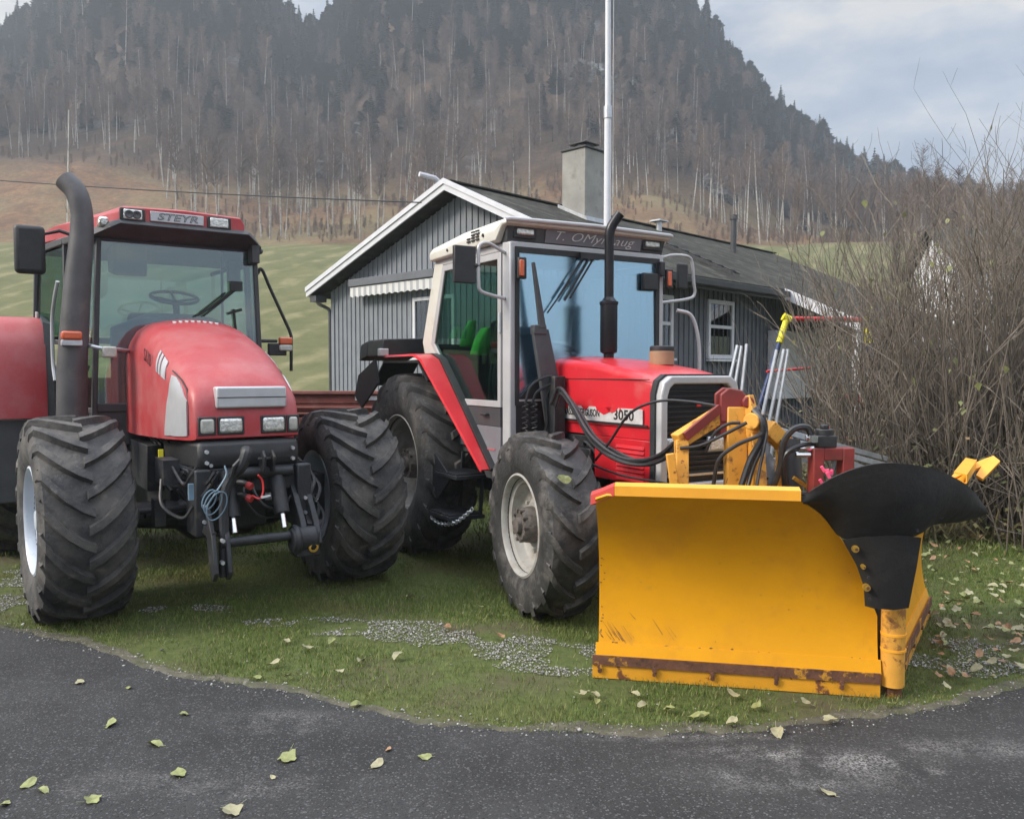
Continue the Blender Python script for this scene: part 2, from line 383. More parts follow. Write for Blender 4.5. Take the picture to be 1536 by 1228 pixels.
# lower front casting, chassis
b = B(); b.prism([(-.2,.95),(.80,1.02),(.83,1.10),(.805,1.205),(-.3,1.17)], 'y', -.33, .33)
b.build('front_support', m_blackplastic, p, bevel=.03)
b = B(); b.box(-2.9,.35,-.24,.24,.55,1.15).box(-2.0,-.2,-.3,.3,.50,.8).box(-1.3,-.4,-.42,-.26,.75,1.1).box(-1.2,-.5,.26,.42,.6,1.12).box(-2.2,-1.2,-.62,.62,.72,1.25)
for k in range(14): x = -1.2+random.random()*1.5; z = .75+random.random()*.4; b.tube(spline([(x,-.30,z),(x+.1,-.36,z+.08),(x+.25,-.33,z+.02)], 4), .014, 6)
b.cyl((-2.7,-1.1,.88),(-2.7,1.1,.88),.13)
b.build('chassis', m_castiron, p, bevel=.02)
b = B(); b.tube([(0,-.72,.66),(0,-.3,.62),(0,-.2,.60),(0,.2,.60),(0,.3,.62),(0,.72,.66)], [.09,.10,.17,.17,.10,.09], 14)
b.box(-.2,.2,-.2,.2,.5,.9); b.tube([(.22,-.7,.70),(.22,.7,.70)], .022, 8); b.tube([(.2,-.55,.68),(.2,-.25,.68)], .038, 10); b.tube([(.2,.55,.68),(.2,.25,.68)], .038, 10)
for s in (-1, 1): b.box(-.1,.12,s*.72-.06,s*.72+.06,.5,.86)
b.build('front_axle', m_castiron, p, bevel=.012)
# front linkage
lk = B(); lk.box(.60,.86,-.36,-.26,.60,1.03).box(.60,.86,.30,.40,.60,1.03).box(.66,.80,-.36,.40,.86,1.03); 
lk.build('linkage_frame', m_castiron, p, bevel=.012)
b = B(); b.prism([(.72,.98),(1.0,.62),(1.06,.40),(1.0,.34),(.93,.42),(.86,.62),(.68,.82)], 'y', -.30, -.27); b.prism([(.72,.98),(1.0,.62),(1.06,.40),(1.0,.34),(.93,.42),(.86,.62),(.68,.82)], 'y', -.215, -.185)
b.build('lower_link', m_castiron, p, bevel=.006)
b = B(); b.prism([(.72,.98),(1.0,.66),(1.06,.52),(1.0,.42),(.93,.46),(.86,.62),(.68,.82)], 'y', .27, .31); b.prism([(.72,.98),(1.0,.66),(1.06,.52),(1.0,.42),(.93,.46),(.86,.62),(.68,.82)], 'y', .36, .40)
b.build('lower_link', m_castiron, p, bevel=.006)
b = B(); b.tube([(.98,-.24,.575),(.98,.24,.575)], .032, 14); b.build('cross_bar', m_castiron, p)
b = B(); b.lathe([(.20,.02),(.20,.07),(.215,.085),(.36,.085),(.375,.07),(.375,.02)], 24, 'y', (1.0,0,.545)); b.box(.93,1.06,.22,.38,.44,.60); b.lathe([(.215,.095),(.235,.105),(.25,.095)], 24, 'y', (1.0,0,.545))
b.build('coupler', m_castiron, p, bevel=.008)
b = B(); b.lathe([(1.07,.02),(1.075,.034),(1.08,.02)], 20, 'x', (0,.33,.50)); b.build('ring', m_brass, p)
for y in (-.15, .17):
    c = B().tube([(.80,y,1.00),(.93,y,.72)], .05, 16).build('lift_cylinder', m_castiron, p)
    B().cyl((.925,y,.735),(.975,y,.63),.02,12).build('piston_rod', m_chrome, c)
b = B(); pts = spline([(.97,-.225,.36),(.96,-.215,.62),(.94,-.2,.86),(.96,-.16,.98),(1.01,-.11,1.06),(1.02,-.085,1.13),(.99,-.075,1.15)], 6)
b.tube(pts, [.028+.012*(i/len(pts)) for i in range(len(pts))], 10); b.tube([(1.02,-.12,1.10),(1.02,-.16,1.06),(1.0,-.17,1.0)], .014, 6)
b.build('top_link', m_castiron, p)
b = B()
for y in (.06, .12): b.prism([(.80,.98),(.93,1.0),(.95,1.10),(.90,1.14),(.82,1.08)], 'y', y-.008, y+.008)
b.cyl((.88,.03,1.08),(.88,.15,1.08),.014,8); b.cyl((.84,-.1,.99),(.84,.27,.99),.036,12)
b.build('bracket', m_castiron, p, bevel=.004)
for y in (-.05, -.05): pass
for z in (.86, .94): B().tube([(.86,-.12,z),(.93,-.08,z),(.98,-.05,z-.02)], .020, 10).build('coupling', m_castiron, p); B().tube([(.965,-.065,z-.01),(.99,-.045,z-.022)], .024, 10).build('coupling_cap', mat('dull red cap', (.30, .02, .02), .55), p)
B().tube(spline([(.98,-.04,.86),(1.0,.0,.84),(.98,.03,.88),(.97,.03,.95),(.98,.0,.99)], 5), .006, 6).build('wire', m_redpaint, p)
B().hexa([(1.0,.01,.84),(1.0,.07,.85),(1.01,.07,.85),(1.01,.01,.84),(1.0,.01,.855),(1.0,.07,.86),(1.01,.07,.86),(1.01,.01,.855)]).build('tag_strip', m_text, p)
m_cable = mat('blue grey cable', (.12, .19, .25), .5)
m_coupl = mat('dull red plastic', (.30, .02, .02), .55, var=.2, scale=20)
b = B()
for k in range(3):
    r = .055+.012*k; b.tube([(1.0+.01*k, -.31+.02*k+r*.9*math.cos(t)*.8+r*.35*math.sin(t), .86-.02*k+r*math.sin(t)*1.1) for t in [q*2*PI/22 for q in range(23)]], .0045, 6)
b.tube(spline([(1.0,-.34,.80),(1.0,-.27,.90),(.98,-.20,1.0),(.95,-.2,1.06)], 6), .006, 6); b.box(.93,.96,-.42,-.39,.86,.96)
b.build('cable', m_cable, p)
b = B()
for k in range(7):
    y0 = -.38+random.random()*.2; z0 = .88+random.random()*.2
    b.tube(spline([(.5,y0-.1,z0+.05),(.7,y0,z0),(.85,y0+.04,z0-.06),(.88,y0+.1,z0+.02)], 5), .011, 6)
for k in range(6):
    y0 = .38+random.random()*.15; z0 = .6+random.random()*.35
    b.tube(spline([(.3,y0,z0+.15),(.6,y0+.05,z0),(.8,y0-.05,z0-.1)], 5), .012, 6)
b.box(.3,.5,.42,.52,.55,.95).box(.35,.62,-.5,-.40,.92,1.08).box(.3,.42,-.52,-.45,.62,.8)
b.build('hydraulic_hose', m_castiron, p)
B().box(.46,.475,-.50,-.47,1.09,1.14).build('marker', m_yelpaint, p)
b = B()
for k in range(4): b.cyl((.48+.02*k,-.48+.03*k,1.02-.02*k),(.54+.02*k,-.47+.03*k,1.06-.02*k),.012,8)
b.cyl((.8,-.25,1.05),(.82,-.25,1.05),.012,10)
b.build('fitting', m_galv, p)
b = B()
for (x, y, z) in ((.835,-.28,1.14),(.835,-.28,1.07),(.835,.28,1.14),(.835,.28,1.07),(.81,-.33,.97),(.81,-.33,.90),(.81,.35,.97),(.81,.35,.90),(.87,-.31,.70),(.87,-.31,.80),(.87,.35,.70),(.87,.35,.80),(1.035,-.24,.60),(1.02,-.24,.46),(1.05,.25,.56)):
    b.cyl((x-.03,y,z),(x+.012,y,z),.013,6)
b.build('bolt', m_galv, p)
b = B(); b.beam((.88,-.31,.66),(.98,-.28,.62),.03,.05).beam((.88,.36,.66),(.98,.34,.62),.03,.05); b.tube(spline([(.78,.05,.98),(.86,.0,.90),(.90,.06,.78),(.84,.2,.74),(.80,.28,.82)], 6), .010, 7); b.tube(spline([(.78,-.02,.97),(.88,-.06,.84),(.86,.05,.70),(.80,.22,.68)], 6), .008, 7); b.tube(spline([(.60,-.45,1.05),(.72,-.40,.93),(.80,-.38,.98),(.82,-.34,1.05)], 6), .010, 7); b.tube(spline([(.55,-.50,.95),(.66,-.52,.80),(.76,-.42,.72),(.80,-.36,.80)], 6), .012, 7); b.box(.845,.875,-.22,-.16,.86,.93); b.build('hydraulic_hose', m_hose, p)
# wheels
fw = (rim_b(.56,.345,-.43,-.06,.13).mesh('rim', m_rimblue, 40), tyre_b(.69,.56,.345,19,.046,.062,.95).mesh('tyre', m_rubber, 38), hub_b(-.06,.15,-.2).mesh('hub', m_rimblue, 35))
add_wheel(p, 0, -.955, .69, fw, 3, spin=4); add_wheel(p, 0, .99, .69, fw, -2, spin=11)
rw = (rim_b(.62,.50,-.43,-.06,.16).mesh('rim', m_rimblue, 40), tyre_b(.90,.62,.50,20,.05,.07,.9).mesh('tyre', m_rubber, 38), hub_b(-.06,.17,-.2).mesh('hub', m_rimblue, 35))
add_wheel(p, -2.7, -1.12, .90, rw); add_wheel(p, -2.7, .96, .90, rw, spin=7)
# cab
AX, BX, CX = -1.15, -1.72, -2.5
fr = B()
for s in (-1, 1):
    fr.beam((AX,s*.68,1.28),(AX+.02,s*.62,2.78),.04,.07,(1,0,0)); fr.beam((BX,s*.82,1.0),(BX,s*.80,2.78),.04,.04,(1,0,0)); fr.beam((CX,s*1.0,1.3),(CX,s*.95,2.78),.06,.06,(1,0,0))
    fr.beam((AX,s*.66,1.34),(BX,s*.80,1.30),.05,.05); fr.beam((BX,s*.82,1.9),(CX,s*.99,1.95),.04,.04); fr.beam((AX+.02,s*.62,2.76),(BX,s*.80,2.76),.06,.06); fr.beam((BX,s*.80,2.76),(CX,s*.95,2.76),.06,.06)
fr.beam((AX,-.66,1.36),(AX,.66,1.36),.05,.07).beam((AX+.02,-.62,2.75),(AX+.02,.62,2.75),.06,.08).beam((CX,-.98,1.95),(CX,.98,1.95),.05,.06).beam((CX,-.94,2.76),(CX,.94,2.76),.06,.06)
fr.box(AX-.02,AX+.01,-.66,.66,1.05,1.34)
fr.build('cab_frame', m_darkgrey, p, bevel=.008)
g = B().plate([(AX+.012,-.665,1.39),(AX+.012,.665,1.39),(AX+.035,.605,2.73),(AX+.035,-.605,2.73)], .006).build('windscreen', m_glass, p)
for s in (-1, 1):
    dr = B().plate([(AX-.03,s*.68,1.37),(BX+.03,s*.80,1.33),(BX+.03,s*.785,2.72),(AX-.01,s*.615,2.72)], .006).build('side_window', m_glass_side, p)
    B().plate([(BX-.03,s*.825,1.95),(CX+.04,s*.985,1.98),(CX+.04,s*.945,2.72),(BX-.03,s*.805,2.72)], .006).build('side_window', m_glass_side, p)
    B().plate([(AX-.03,s*.675,1.0),(BX,s*.81,.95),(BX,s*.81,1.29),(AX-.03,s*.675,1.33)], .02).build('lower_panel', m_darkgrey, p)
B().plate([(CX,-.96,1.99),(CX,.96,1.99),(CX,.92,2.72),(CX,-.92,2.72)], .006).build('rear_window', m_glass, p)
# grab rails
B().tube(spline([(-1.32,-.90,2.38),(-1.40,-.92,2.24),(-1.50,-.93,2.07),(-1.52,-.93,1.75),(-1.48,-.92,1.58)], 6), .016, 8).build('grab_rail', m_silver, p)
B().prism([(-2.42,2.02),(-2.40,2.20),(-2.25,2.18),(-2.28,2.0)], 'y', -.99, -.975).build('window_latch', m_silver, p)
B().tube(spline([(AX+.02,-.72,1.75),(AX-.0,-.76,2.0),(AX+.02,-.74,2.30),(AX-.1,-.74,2.45)], 6), .014, 8).build('grab_rail', m_silver, p)
B().tube([(AX-.02,-.71,1.70),(AX+.02,-.77,1.55),(AX+.1,-.74,1.3)], .014, 8).build('grab_rail', m_darkgrey, p)
# interior
b = B(); b.box(-2.3,-1.9,-.25,.25,1.25,1.6).prism([(-2.38,1.6),(-2.22,1.6),(-2.3,2.22),(-2.42,2.22)], 'y', -.23, .23); b.build('seat', m_seat, p, bevel=.05)
b = B(); b.loft([[(-1.2,y,z) for y, z in ((-.55,1.3),(-.55,2.02),(-.3,2.12),(.3,2.12),(.5,2.02),(.5,1.3))], [(-1.5,y*.7,z+.05) for y, z in ((-.5,1.3),(-.5,1.98),(-.3,2.12),(.3,2.12),(.5,1.98),(.5,1.3))]]); b.build('dashboard', mat('dash blue grey', (.07,.10,.17), .6), p, bevel=.02)
b = B(); c0 = Vector((-1.62,.05,2.32)); a = Vector((-.35,0,.25)).normalized(); ax1 = Vector((0,1,0)); ax2 = Vector((.55,0,-.20)).normalized()
b.tube([c0+(ax1*math.cos(t)+ax2*math.sin(t))*.20 for t in [k*2*PI/28 for k in range(29)]], .015, 8)
for t in (0, PI, -PI/2): b.tube([c0+Vector((.05,0,-.04)), c0+(ax1*math.cos(t)+ax2*math.sin(t))*.19], .012, 6)
b.tube([c0+Vector((.05,0,-.04)), (-1.35,.03,1.8)], .03, 8); b.build('steering_wheel', m_blackplastic, p)
b = B()
for y in (.3,.36,.42,.48): b.tube([(-1.95,y,1.7),(-1.9,y,1.95),(-1.88,y-.01,2.02)], .012, 6)
b.box(-2.2,-1.6,.28,.6,1.4,1.75).box(-2.2,-1.5,-.6,-.35,1.3,1.6); b.build('side_console', m_interior, p, bevel=.02)
b = B(); b.prism([(-1.25,2.45),(-1.2,2.72),(-1.6,2.72),(-1.55,2.5)], 'y', -.5, -.24); b.box(-2.4,-1.1,-.7,.7,2.70,2.75); b.build('headliner', mat('headliner', (.06,.075,.095), .8), p, bevel=.02)
b = B(); b.tube([(AX-.06,.27,2.5),(AX-.1,.42,2.56),(AX-.05,.55,2.60)], .018, 8); b.tube([(AX-.05,.36,1.4),(AX-.05,.36,2.72)], .012, 6).box(AX-.12,AX-.04,.42,.52,2.45,2.62); b.build('interior_post', m_blackplastic, p)
b = B(); b.tube([(AX+.07,.44,2.38),(AX+.07,.25,2.22),(AX+.07,.12,2.13)], .009, 6).tube([(AX+.07,.47,2.39),(AX+.07,.30,2.24),(AX+.07,.17,2.13)], .009, 6).tube([(AX+.06,.10,2.12),(AX+.06,.36,2.34)], .006, 5).box(AX+.04,AX+.09,.40,.50,2.36,2.44).tube([(AX+.05,.43,2.2),(AX+.04,.48,1.6)], .012, 6).tube([(AX+.05,.5,2.2),(AX+.05,.38,2.16)], .012, 6).box(AX+.03,AX+.06,.43,.455,1.86,1.9)
b.build('wiper', m_blackplastic, p)
# roof
def rf(x, hw, zb, zt, tw): return [(x,-hw,zb),(x,-hw,zt-.05),(x,-tw,zt),(x,0,zt+.015),(x,tw,zt),(x,hw,zt-.05),(x,hw,zb)]
b = B(); b.loft([rf(-.88,.47,2.84,2.95,.44), rf(-.98,.49,2.83,2.975,.46), rf(-1.25,.56,2.80,2.985,.50), rf(-1.9,.86,2.79,2.96,.66), rf(-2.5,1.0,2.80,2.92,.74), rf(-2.68,.94,2.82,2.86,.7)])
b.build('roof', m_steyrred, p, bevel=.015, ang=50)
b = B(); b.loft([[(-.84,-.50,2.815),(-.84,.50,2.815),(-.88,.50,2.855),(-.88,-.50,2.855)], [(-1.02,-.66,2.74),(-1.02,.66,2.74),(-1.0,.58,2.84),(-1.0,-.58,2.84)], [(-1.2,-.70,2.72),(-1.2,.70,2.72),(-1.2,.68,2.80),(-1.2,-.68,2.80)], [(-1.9,-.86,2.73),(-1.9,.86,2.73),(-1.9,.84,2.80),(-1.9,-.84,2.80)], [(-2.6,-.98,2.73),(-2.6,.98,2.73),(-2.6,.96,2.80),(-2.6,-.96,2.80)]])
b.box(-1.1,-.98,.56,.63,2.60,2.76); b.build('roof_visor', m_darkgrey, p, bevel=.008)
for (y0, y1) in ((-.485,-.325),(.175,.345)):
    h = B().box(-.92,-.868,y0-.012,y1+.012,2.845,2.945).build('work_light', m_blackplastic, p, bevel=.008)
    bb = B().box(-.88,-.862,y0+.01,y1-.01,2.856,2.934)
    bb.build('lamp', m_lampglass, h, bevel=.02, seg=3)
    if y0 < 0:
        c = B()
        for yy in (y0+.052, y1-.052): c.lathe([(-.862,.001),(-.855,.028),(-.859,.033),(-.865,.033)], 18, 'x', (0,yy,2.895))
        c.build('reflector', m_darkgrey, h)
nb = B().box(-.90,-.868,-.275,.135,2.858,2.938).build('name_board', m_silver, p, bevel=.004)
text('STEYR', .078, m_textblack, nb, (-.8655,-.07,2.898), (0,1,0), (0,0,1), shear=.25, sx=1.45, bold=.001)
text('STEYR', .078, m_silver, nb, (-.8635,-.07,2.898), (0,1,0), (0,0,1), shear=.25, sx=1.45, bold=-.0022)
B().box(-1.12,-.98,-.635,-.56,2.80,2.88).build('marker_light', m_lampglass, p, bevel=.02)
B().tube([(-1.03,.55,2.78),(-1.03,.60,2.72)], .012, 6).build('rod', m_galv, p)
# exhaust
b = B(); pts = [(-.93,-.86,1.25),(-.93,-.85,1.7),(-.92,-.80,2.35),(-.915,-.765,2.68)]+spline([(-.915,-.755,2.82),(-.92,-.77,2.95),(-.95,-.80,3.05),(-1.0,-.86,3.13)], 5)[1:]
b.tube(pts, [.112,.108,.096,.086]+[.080]*(len(pts)-4), 24)
b.tube([(-.93,-.86,1.2),(-.93,-.86,1.26)], [.05,.119], 20)
b.build('exhaust_pipe', m_exh, p, ang=50)
b = B(); b.box(-.90,-.78,-.93,-.79,1.895,1.96); b.build('indicator_light', m_orange, p, bevel=.015)
b = B(); b.box(-.90,-.79,-.93,-.79,1.85,1.893).tube([(-1.13,-.68,1.86),(-.95,-.74,1.86),(-.84,-.72,1.85),(-.80,-.6,1.82),(-.84,-.55,1.83),(-1.0,-.42,1.82)], .016, 8); b.build('lamp_bracket', m_galv, p, bevel=.006)
B().box(-.80,-.75,-.66,-.555,1.76,1.85).build('side_lamp', m_lampdull, p, bevel=.015)
B().beam((AX+.04,-.62,1.83),(AX+.05,-.43,1.83),.03,.03).build('cross_rail', m_blackplastic, p)
# mirrors
b = B(); b.tube([(-1.2,-.72,2.72),(-1.28,-.88,2.78),(-1.28,-1.0,2.74),(-1.28,-1.02,2.5)], .015, 8); b.build('mirror_arm', m_blackplastic, p)
b = B(); b.box(-1.30,-1.22,-1.20,-.985,2.42,2.80); b.build('mirror', m_blackplastic, p, bevel=.035, seg=3)
B().tube(spline([(-1.16,.66,2.53),(-1.16,.70,2.57),(-1.17,.78,2.40),(-1.18,.95,2.04)], 6)+[Vector((-1.18,.97,1.98)), Vector((-1.18,.965,1.66))], .015, 8).build('mirror_arm', m_blackplastic, p)
b = B(); b.beam((AX,.66,1.93),(-1.12,.82,1.93),.03,.03).box(-1.16,-1.10,.74,.90,1.80,1.91); b.build('lamp_bracket', m_blackplastic, p, bevel=.008)
B().box(-1.13,-1.08,.83,.95,1.90,1.965).build('indicator_light', m_orange, p, bevel=.012)
B().box(-1.13,-1.08,.83,.95,1.84,1.898).build('side_lamp', m_lampdull, p, bevel=.012)
# rear fenders
for s in (-1, 1):
    ks = 1. if s < 0 else .80
    prof = [(-1.78,1.26),(-1.80,1.55),(-1.86,1.86),(-2.0,2.05),(-2.3,2.13),(-2.75,2.14),(-3.2,2.0),(-3.5,1.7)]
    g = []
    if s > 0: prof = [(x, 1.0+(z-1.26)*.62) for x, z in prof]
    for (x, z) in prof: g.append([(x, s*.96*ks, z), (x+.01, s*.99*ks, z), (x+.02, s*1.08*ks, z+.0), (x+.02, s*1.35*ks, z), (x, s*1.52*ks, z-.01), (x-.05, s*1.56*ks, z-.05)])
    B().sheet(g, .02).build('fender', m_steyrred, p, ang=50)
    B().sheet([[(x-.02, s*.90*ks, z+.01), (x-.02, s*.965*ks, z+.03)] for x, z in prof], .02).build('fender_edge', m_darkgrey, p)
    B().box(-1.86,-1.80,s*1.25*ks-.27,s*1.25*ks+.28,.55,1.25 if s < 0 else .98).build('mud_guard', m_darkgrey, p, bevel=.01)
b = B(); b.box(-1.75,-1.2,-.95,-.62,.45,.50).box(-1.75,-1.2,-.95,-.62,.78,.82).box(-1.3,-1.25,-.95,-.65,.45,.85).box(-1.9,-1.3,-.82,-.5,.85,1.2); b.build('step', m_castiron, p, bevel=.008)

# ================================================================= GREY-CAB TRACTOR (centre)
mroot = thing('tractor', 'boxy red tractor with silver cab and upright stack, standing behind the yellow plow', 'tractor', (.92, 5.96, 0), R(30-90))
p = mroot
def hr(x, hw, zt, zb, rad=.06, crown=.02):
    pts = [(x,-hw,zb)]
    for k in range(5):
        a = k/4*PI/2; pts.append((x,-hw+rad*(1-math.cos(a)),zt-crown-rad*(1-math.sin(a))))
    for k in (-.5, 0, .5): pts.append((x, hw*k, zt-crown*(k*2)**2*.4))
    for k in range(4,-1,-1):
        a = k/4*PI/2; pts.append((x,hw-rad*(1-math.cos(a)),zt-crown-rad*(1-math.sin(a))))
    pts.append((x,hw,zb)); return pts
B().loft([hr(-.62,.36,1.76,1.28), hr(-.55,.36,1.775,1.28), hr(-.1,.36,1.745,1.28), hr(.3,.355,1.69,1.28), hr(.50,.35,1.65,1.28), hr(.585,.345,1.615,1.28)]).build('hood', m_mfred, p, ang=40)
B().box(-.6,.56,-.362,-.355,1.598,1.604).build('seam', m_textblack, p)
b = B(); b.prism([(-.50,1.20),(.56,1.20),(.56,1.28),(-.50,1.28)], 'y', -.345, .345); b.prism([(-.06,.90),(.56,.90),(.56,1.20),(-.06,1.20)], 'y', -.345, .345)
b.build('side_panel', m_mfred, p, bevel=.006)
B().box(-.62,-.07,-.30,.30,.70,1.20).build('engine', m_castiron, p, bevel=.02)
b = B(); b.box(-.60,-.1,-.345,-.25,1.1,1.19); b.box(-.35,-.08,-.37,-.30,.95,1.1)
for k in range(10):
    x = -.55+random.random()*.4; z = .75+random.random()*.3; b.tube(spline([(x,-.30,z),(x+.05,-.36,z+.1),(x+.15,-.33,z+.02),(x+.2,-.3,z-.1)], 4), .014, 6)
b.build('engine_pipe', m_castiron, p, bevel=.008)
# louvres low on the side
for s in (-1, 1):
    b = B()
    for k in range(8):
        z = 1.155-k*.031; b.hexa([(.20,s*.340,z-.014),(.50,s*.340,z-.014),(.50,s*.356,z-.02),(.20,s*.356,z-.02),(.20,s*.340,z+.002),(.50,s*.340,z+.002),(.50,s*.346,z+.002),(.20,s*.346,z+.002)])
    b.build('louvre', m_mfred, p)
    B().box(-.50,.50,s*.362-.003,s*.362+.003,1.305,1.405).build('decal', m_decal, p)
    B().box(-.50,.55,s*.3625-.003,s*.3625+.003,1.290,1.303).build('decal_line', m_textblack, p)
text('MASSEY FERGUSON', .072, m_textblack, p, (-.20,-.3665,1.358), (1,0,0), (0,0,1), sx=.72, bold=.001)
text('3050', .098, m_textblack, p, (.30,-.3665,1.356), (1,0,0), (0,0,1), sx=1.15, bold=.0015)
b = B()
for (x0, x1, h0) in ((-.52,-.36,.05),(-.02,.17,.055),(.1,.24,.04),(-.2,-.1,.03)): b.add([(x0,-.3678,1.408),(x1,-.3678,1.408),(x1-.02,-.3678,1.408-h0*.6),((x0+x1)/2,-.3678,1.408-h0),(x0+.02,-.3678,1.408-h0*.5),
   (x0,-.364,1.408),(x1,-.364,1.408),(x1-.02,-.364,1.408-h0*.6),((x0+x1)/2,-.364,1.408-h0),(x0+.02,-.364,1.408-h0*.5)], [(0,1,2,3,4),(9,8,7,6,5)]+[(i,(i+1)%5,5+(i+1)%5,5+i) for i in range(5)])
b.build('worn_patch', m_mfred, p)
# grille surround
b = B(); 
outer = [(-.345,.86),(-.345,1.50),(-.32,1.585),(-.26,1.625),(.26,1.625),(.32,1.585),(.345,1.50),(.345,.86)]
inner = [(-.285,.92),(-.285,1.49),(-.265,1.545),(-.23,1.572),(.23,1.572),(.265,1.545),(.285,1.49),(.285,.92)]
def frame_ring(outer, inner, x0, x1):
    b = B(); k = len(outer)
    b.add([(x1,)+q for q in outer]+[(x1-.004,)+q for q in inner]+[(x0,)+q for q in outer]+[(x0,)+q for q in inner],
      [(i,(i+1)%k,k+(i+1)%k,k+i) for i in range(k)]+[(2*k+i,3*k+i,3*k+(i+1)%k,2*k+(i+1)%k) for i in range(k)]+[(i,2*k+i,2*k+(i+1)%k,(i+1)%k) for i in range(k)]+[(k+i,k+(i+1)%k,3*k+(i+1)%k,3*k+i) for i in range(k)])
    return b
frame_ring(outer, inner, .60, .665).build('grille_surround', m_cabgrey, p, bevel=.012, seg=3)
frame_ring([(y*1.045,z+.012 if z > 1 else z) for y, z in outer], [(y*.97,z) for y, z in outer], .57, .615).build('grille_seal', m_blackplastic, p)
b = B(); b.box(.585,.60,-.30,.30,.88,1.60)
z = .95
while z < 1.55:
    b.hexa([(.60,-.286,z),(.632,-.286,z+.004),(.632,.286,z+.004),(.60,.286,z),(.60,-.286,z+.016),(.632,-.286,z+.010),(.632,.286,z+.010),(.60,.286,z+.016)]); z += .0335
b.build('grille', m_blackplastic, p)
B().box(.632,.64,-.02,.02,1.42,1.447).build('badge', m_redpaint, p, bevel=.005)
for y in (-.2, .16):
    h = B().box(.61,.64,y-.075,y+.095,1.115,1.22).build('headlight', m_galv, p, bevel=.01)
    B().box(.63,.648,y-.062,y+.082,1.127,1.208).build('lamp', m_lampglass, h, bevel=.018, seg=3)
B().box(.60,.645,-.27,.27,.965,.98).build('grille_bar', m_galv, p)
# precleaner & stack
b = B(); b.cyl((.14,.10,1.70),(.14,.10,1.80),.088,28); b.build('air_cleaner', m_tan, p, bevel=.004)
B().lathe([(1.80,.001),(1.80,.086),(1.83,.086),(1.838,.078),(1.838,.001)], 28, 'z', (.14,.10,0)).build('cleaner_cap', m_blackplastic, p)
m_ = B().lathe([(1.74,.04),(1.79,.04),(1.80,.062),(1.815,.066),(2.16,.066),(2.165,.072),(2.185,.072),(2.19,.06),(2.22,.036)], 28, 'z', (-.36,0,0)).build('muffler', m_exhblk, p)
b = B(); pts = [Vector((-.36,0,2.2)), Vector((-.36,0,2.5)), Vector((-.36,0,2.62))]+spline([(-.36,0,2.68),(-.355,.01,2.74),(-.34,.04,2.80),(-.32,.07,2.85)], 5)
b.tube(pts, [.036,.036,.036]+[.038]*(len(pts)-3), 18); b.build('exhaust_stack', m_exhblk, p, ang=50)
# front axle, chassis
b = B(); b.box(-3.0,.5,-.2,.2,.60,.95).box(.1,.62,-.3,.3,.62,.90).box(-2.0,-.7,-.42,.42,.62,.98).cyl((-2.3,-.66,.80),(-2.3,.66,.80),.13); b.build('chassis', m_castiron, p, bevel=.015)
b = B(); b.tube([(0,-.70,.62),(0,-.28,.58),(0,-.16,.56),(0,.16,.56),(0,.28,.58),(0,.70,.62)], [.085,.09,.15,.15,.09,.085], 14); b.tube([(.2,-.62,.62),(.2,.62,.62)], .02, 8); b.build('front_axle', m_castiron, p)
fw = (rim_b(.40,.335,-.40,-.04,.13).mesh('rim', m_rimwhite, 40), tyre_b(.635,.385,.335,17,.040,.055,1.05).mesh('tyre', m_rubber_mf, 38), hub_b(-.04,.125,-.17).mesh('hub', m_hub, 35))
add_wheel(p, 0, -.82, .635, fw, -9, spin=3); add_wheel(p, 0, .82, .635, fw, -9, spin=9)
rw = (rim_b(.47,.44,-.40,.08,.16).mesh('rim', m_rimwhite, 40), tyre_b(.83,.47,.44,19,.048,.065,.95).mesh('tyre', m_rubber, 38), hub_b(.08,.15,-.12).mesh('hub', m_hub, 35))
add_wheel(p, -2.3, -.74, .83, rw, spin=2); add_wheel(p, -2.3, .74, .83, rw, spin=8)
# cab frame
b = B()
for s in (-1, 1):
    b.plate([(-.60,s*.70,.98),(-.60,s*.70,2.62),(-.69,s*.72,2.62),(-.69,s*.72,.98)], .07)
b.beam((-.64,-.72,2.59),(-.64,.72,2.59),.07,.07).beam((-.68,-.71,2.59),(-1.92,-.71,2.60),.05,.06).beam((-.68,.71,2.59),(-1.92,.71,2.60),.05,.06)
b.build('cab_frame', m_cabgrey, p, bevel=.01)
for s in (-1, 1): B().plate([(-1.76,s*.71,2.58),(-1.93,s*.71,2.60),(-2.20,s*.71,1.92),(-2.12,s*.71,1.74),(-1.88,s*.71,1.74),(-2.0,s*.71,1.95)], .055).build('rear_pillar', m_cabwhite, p, bevel=.008)
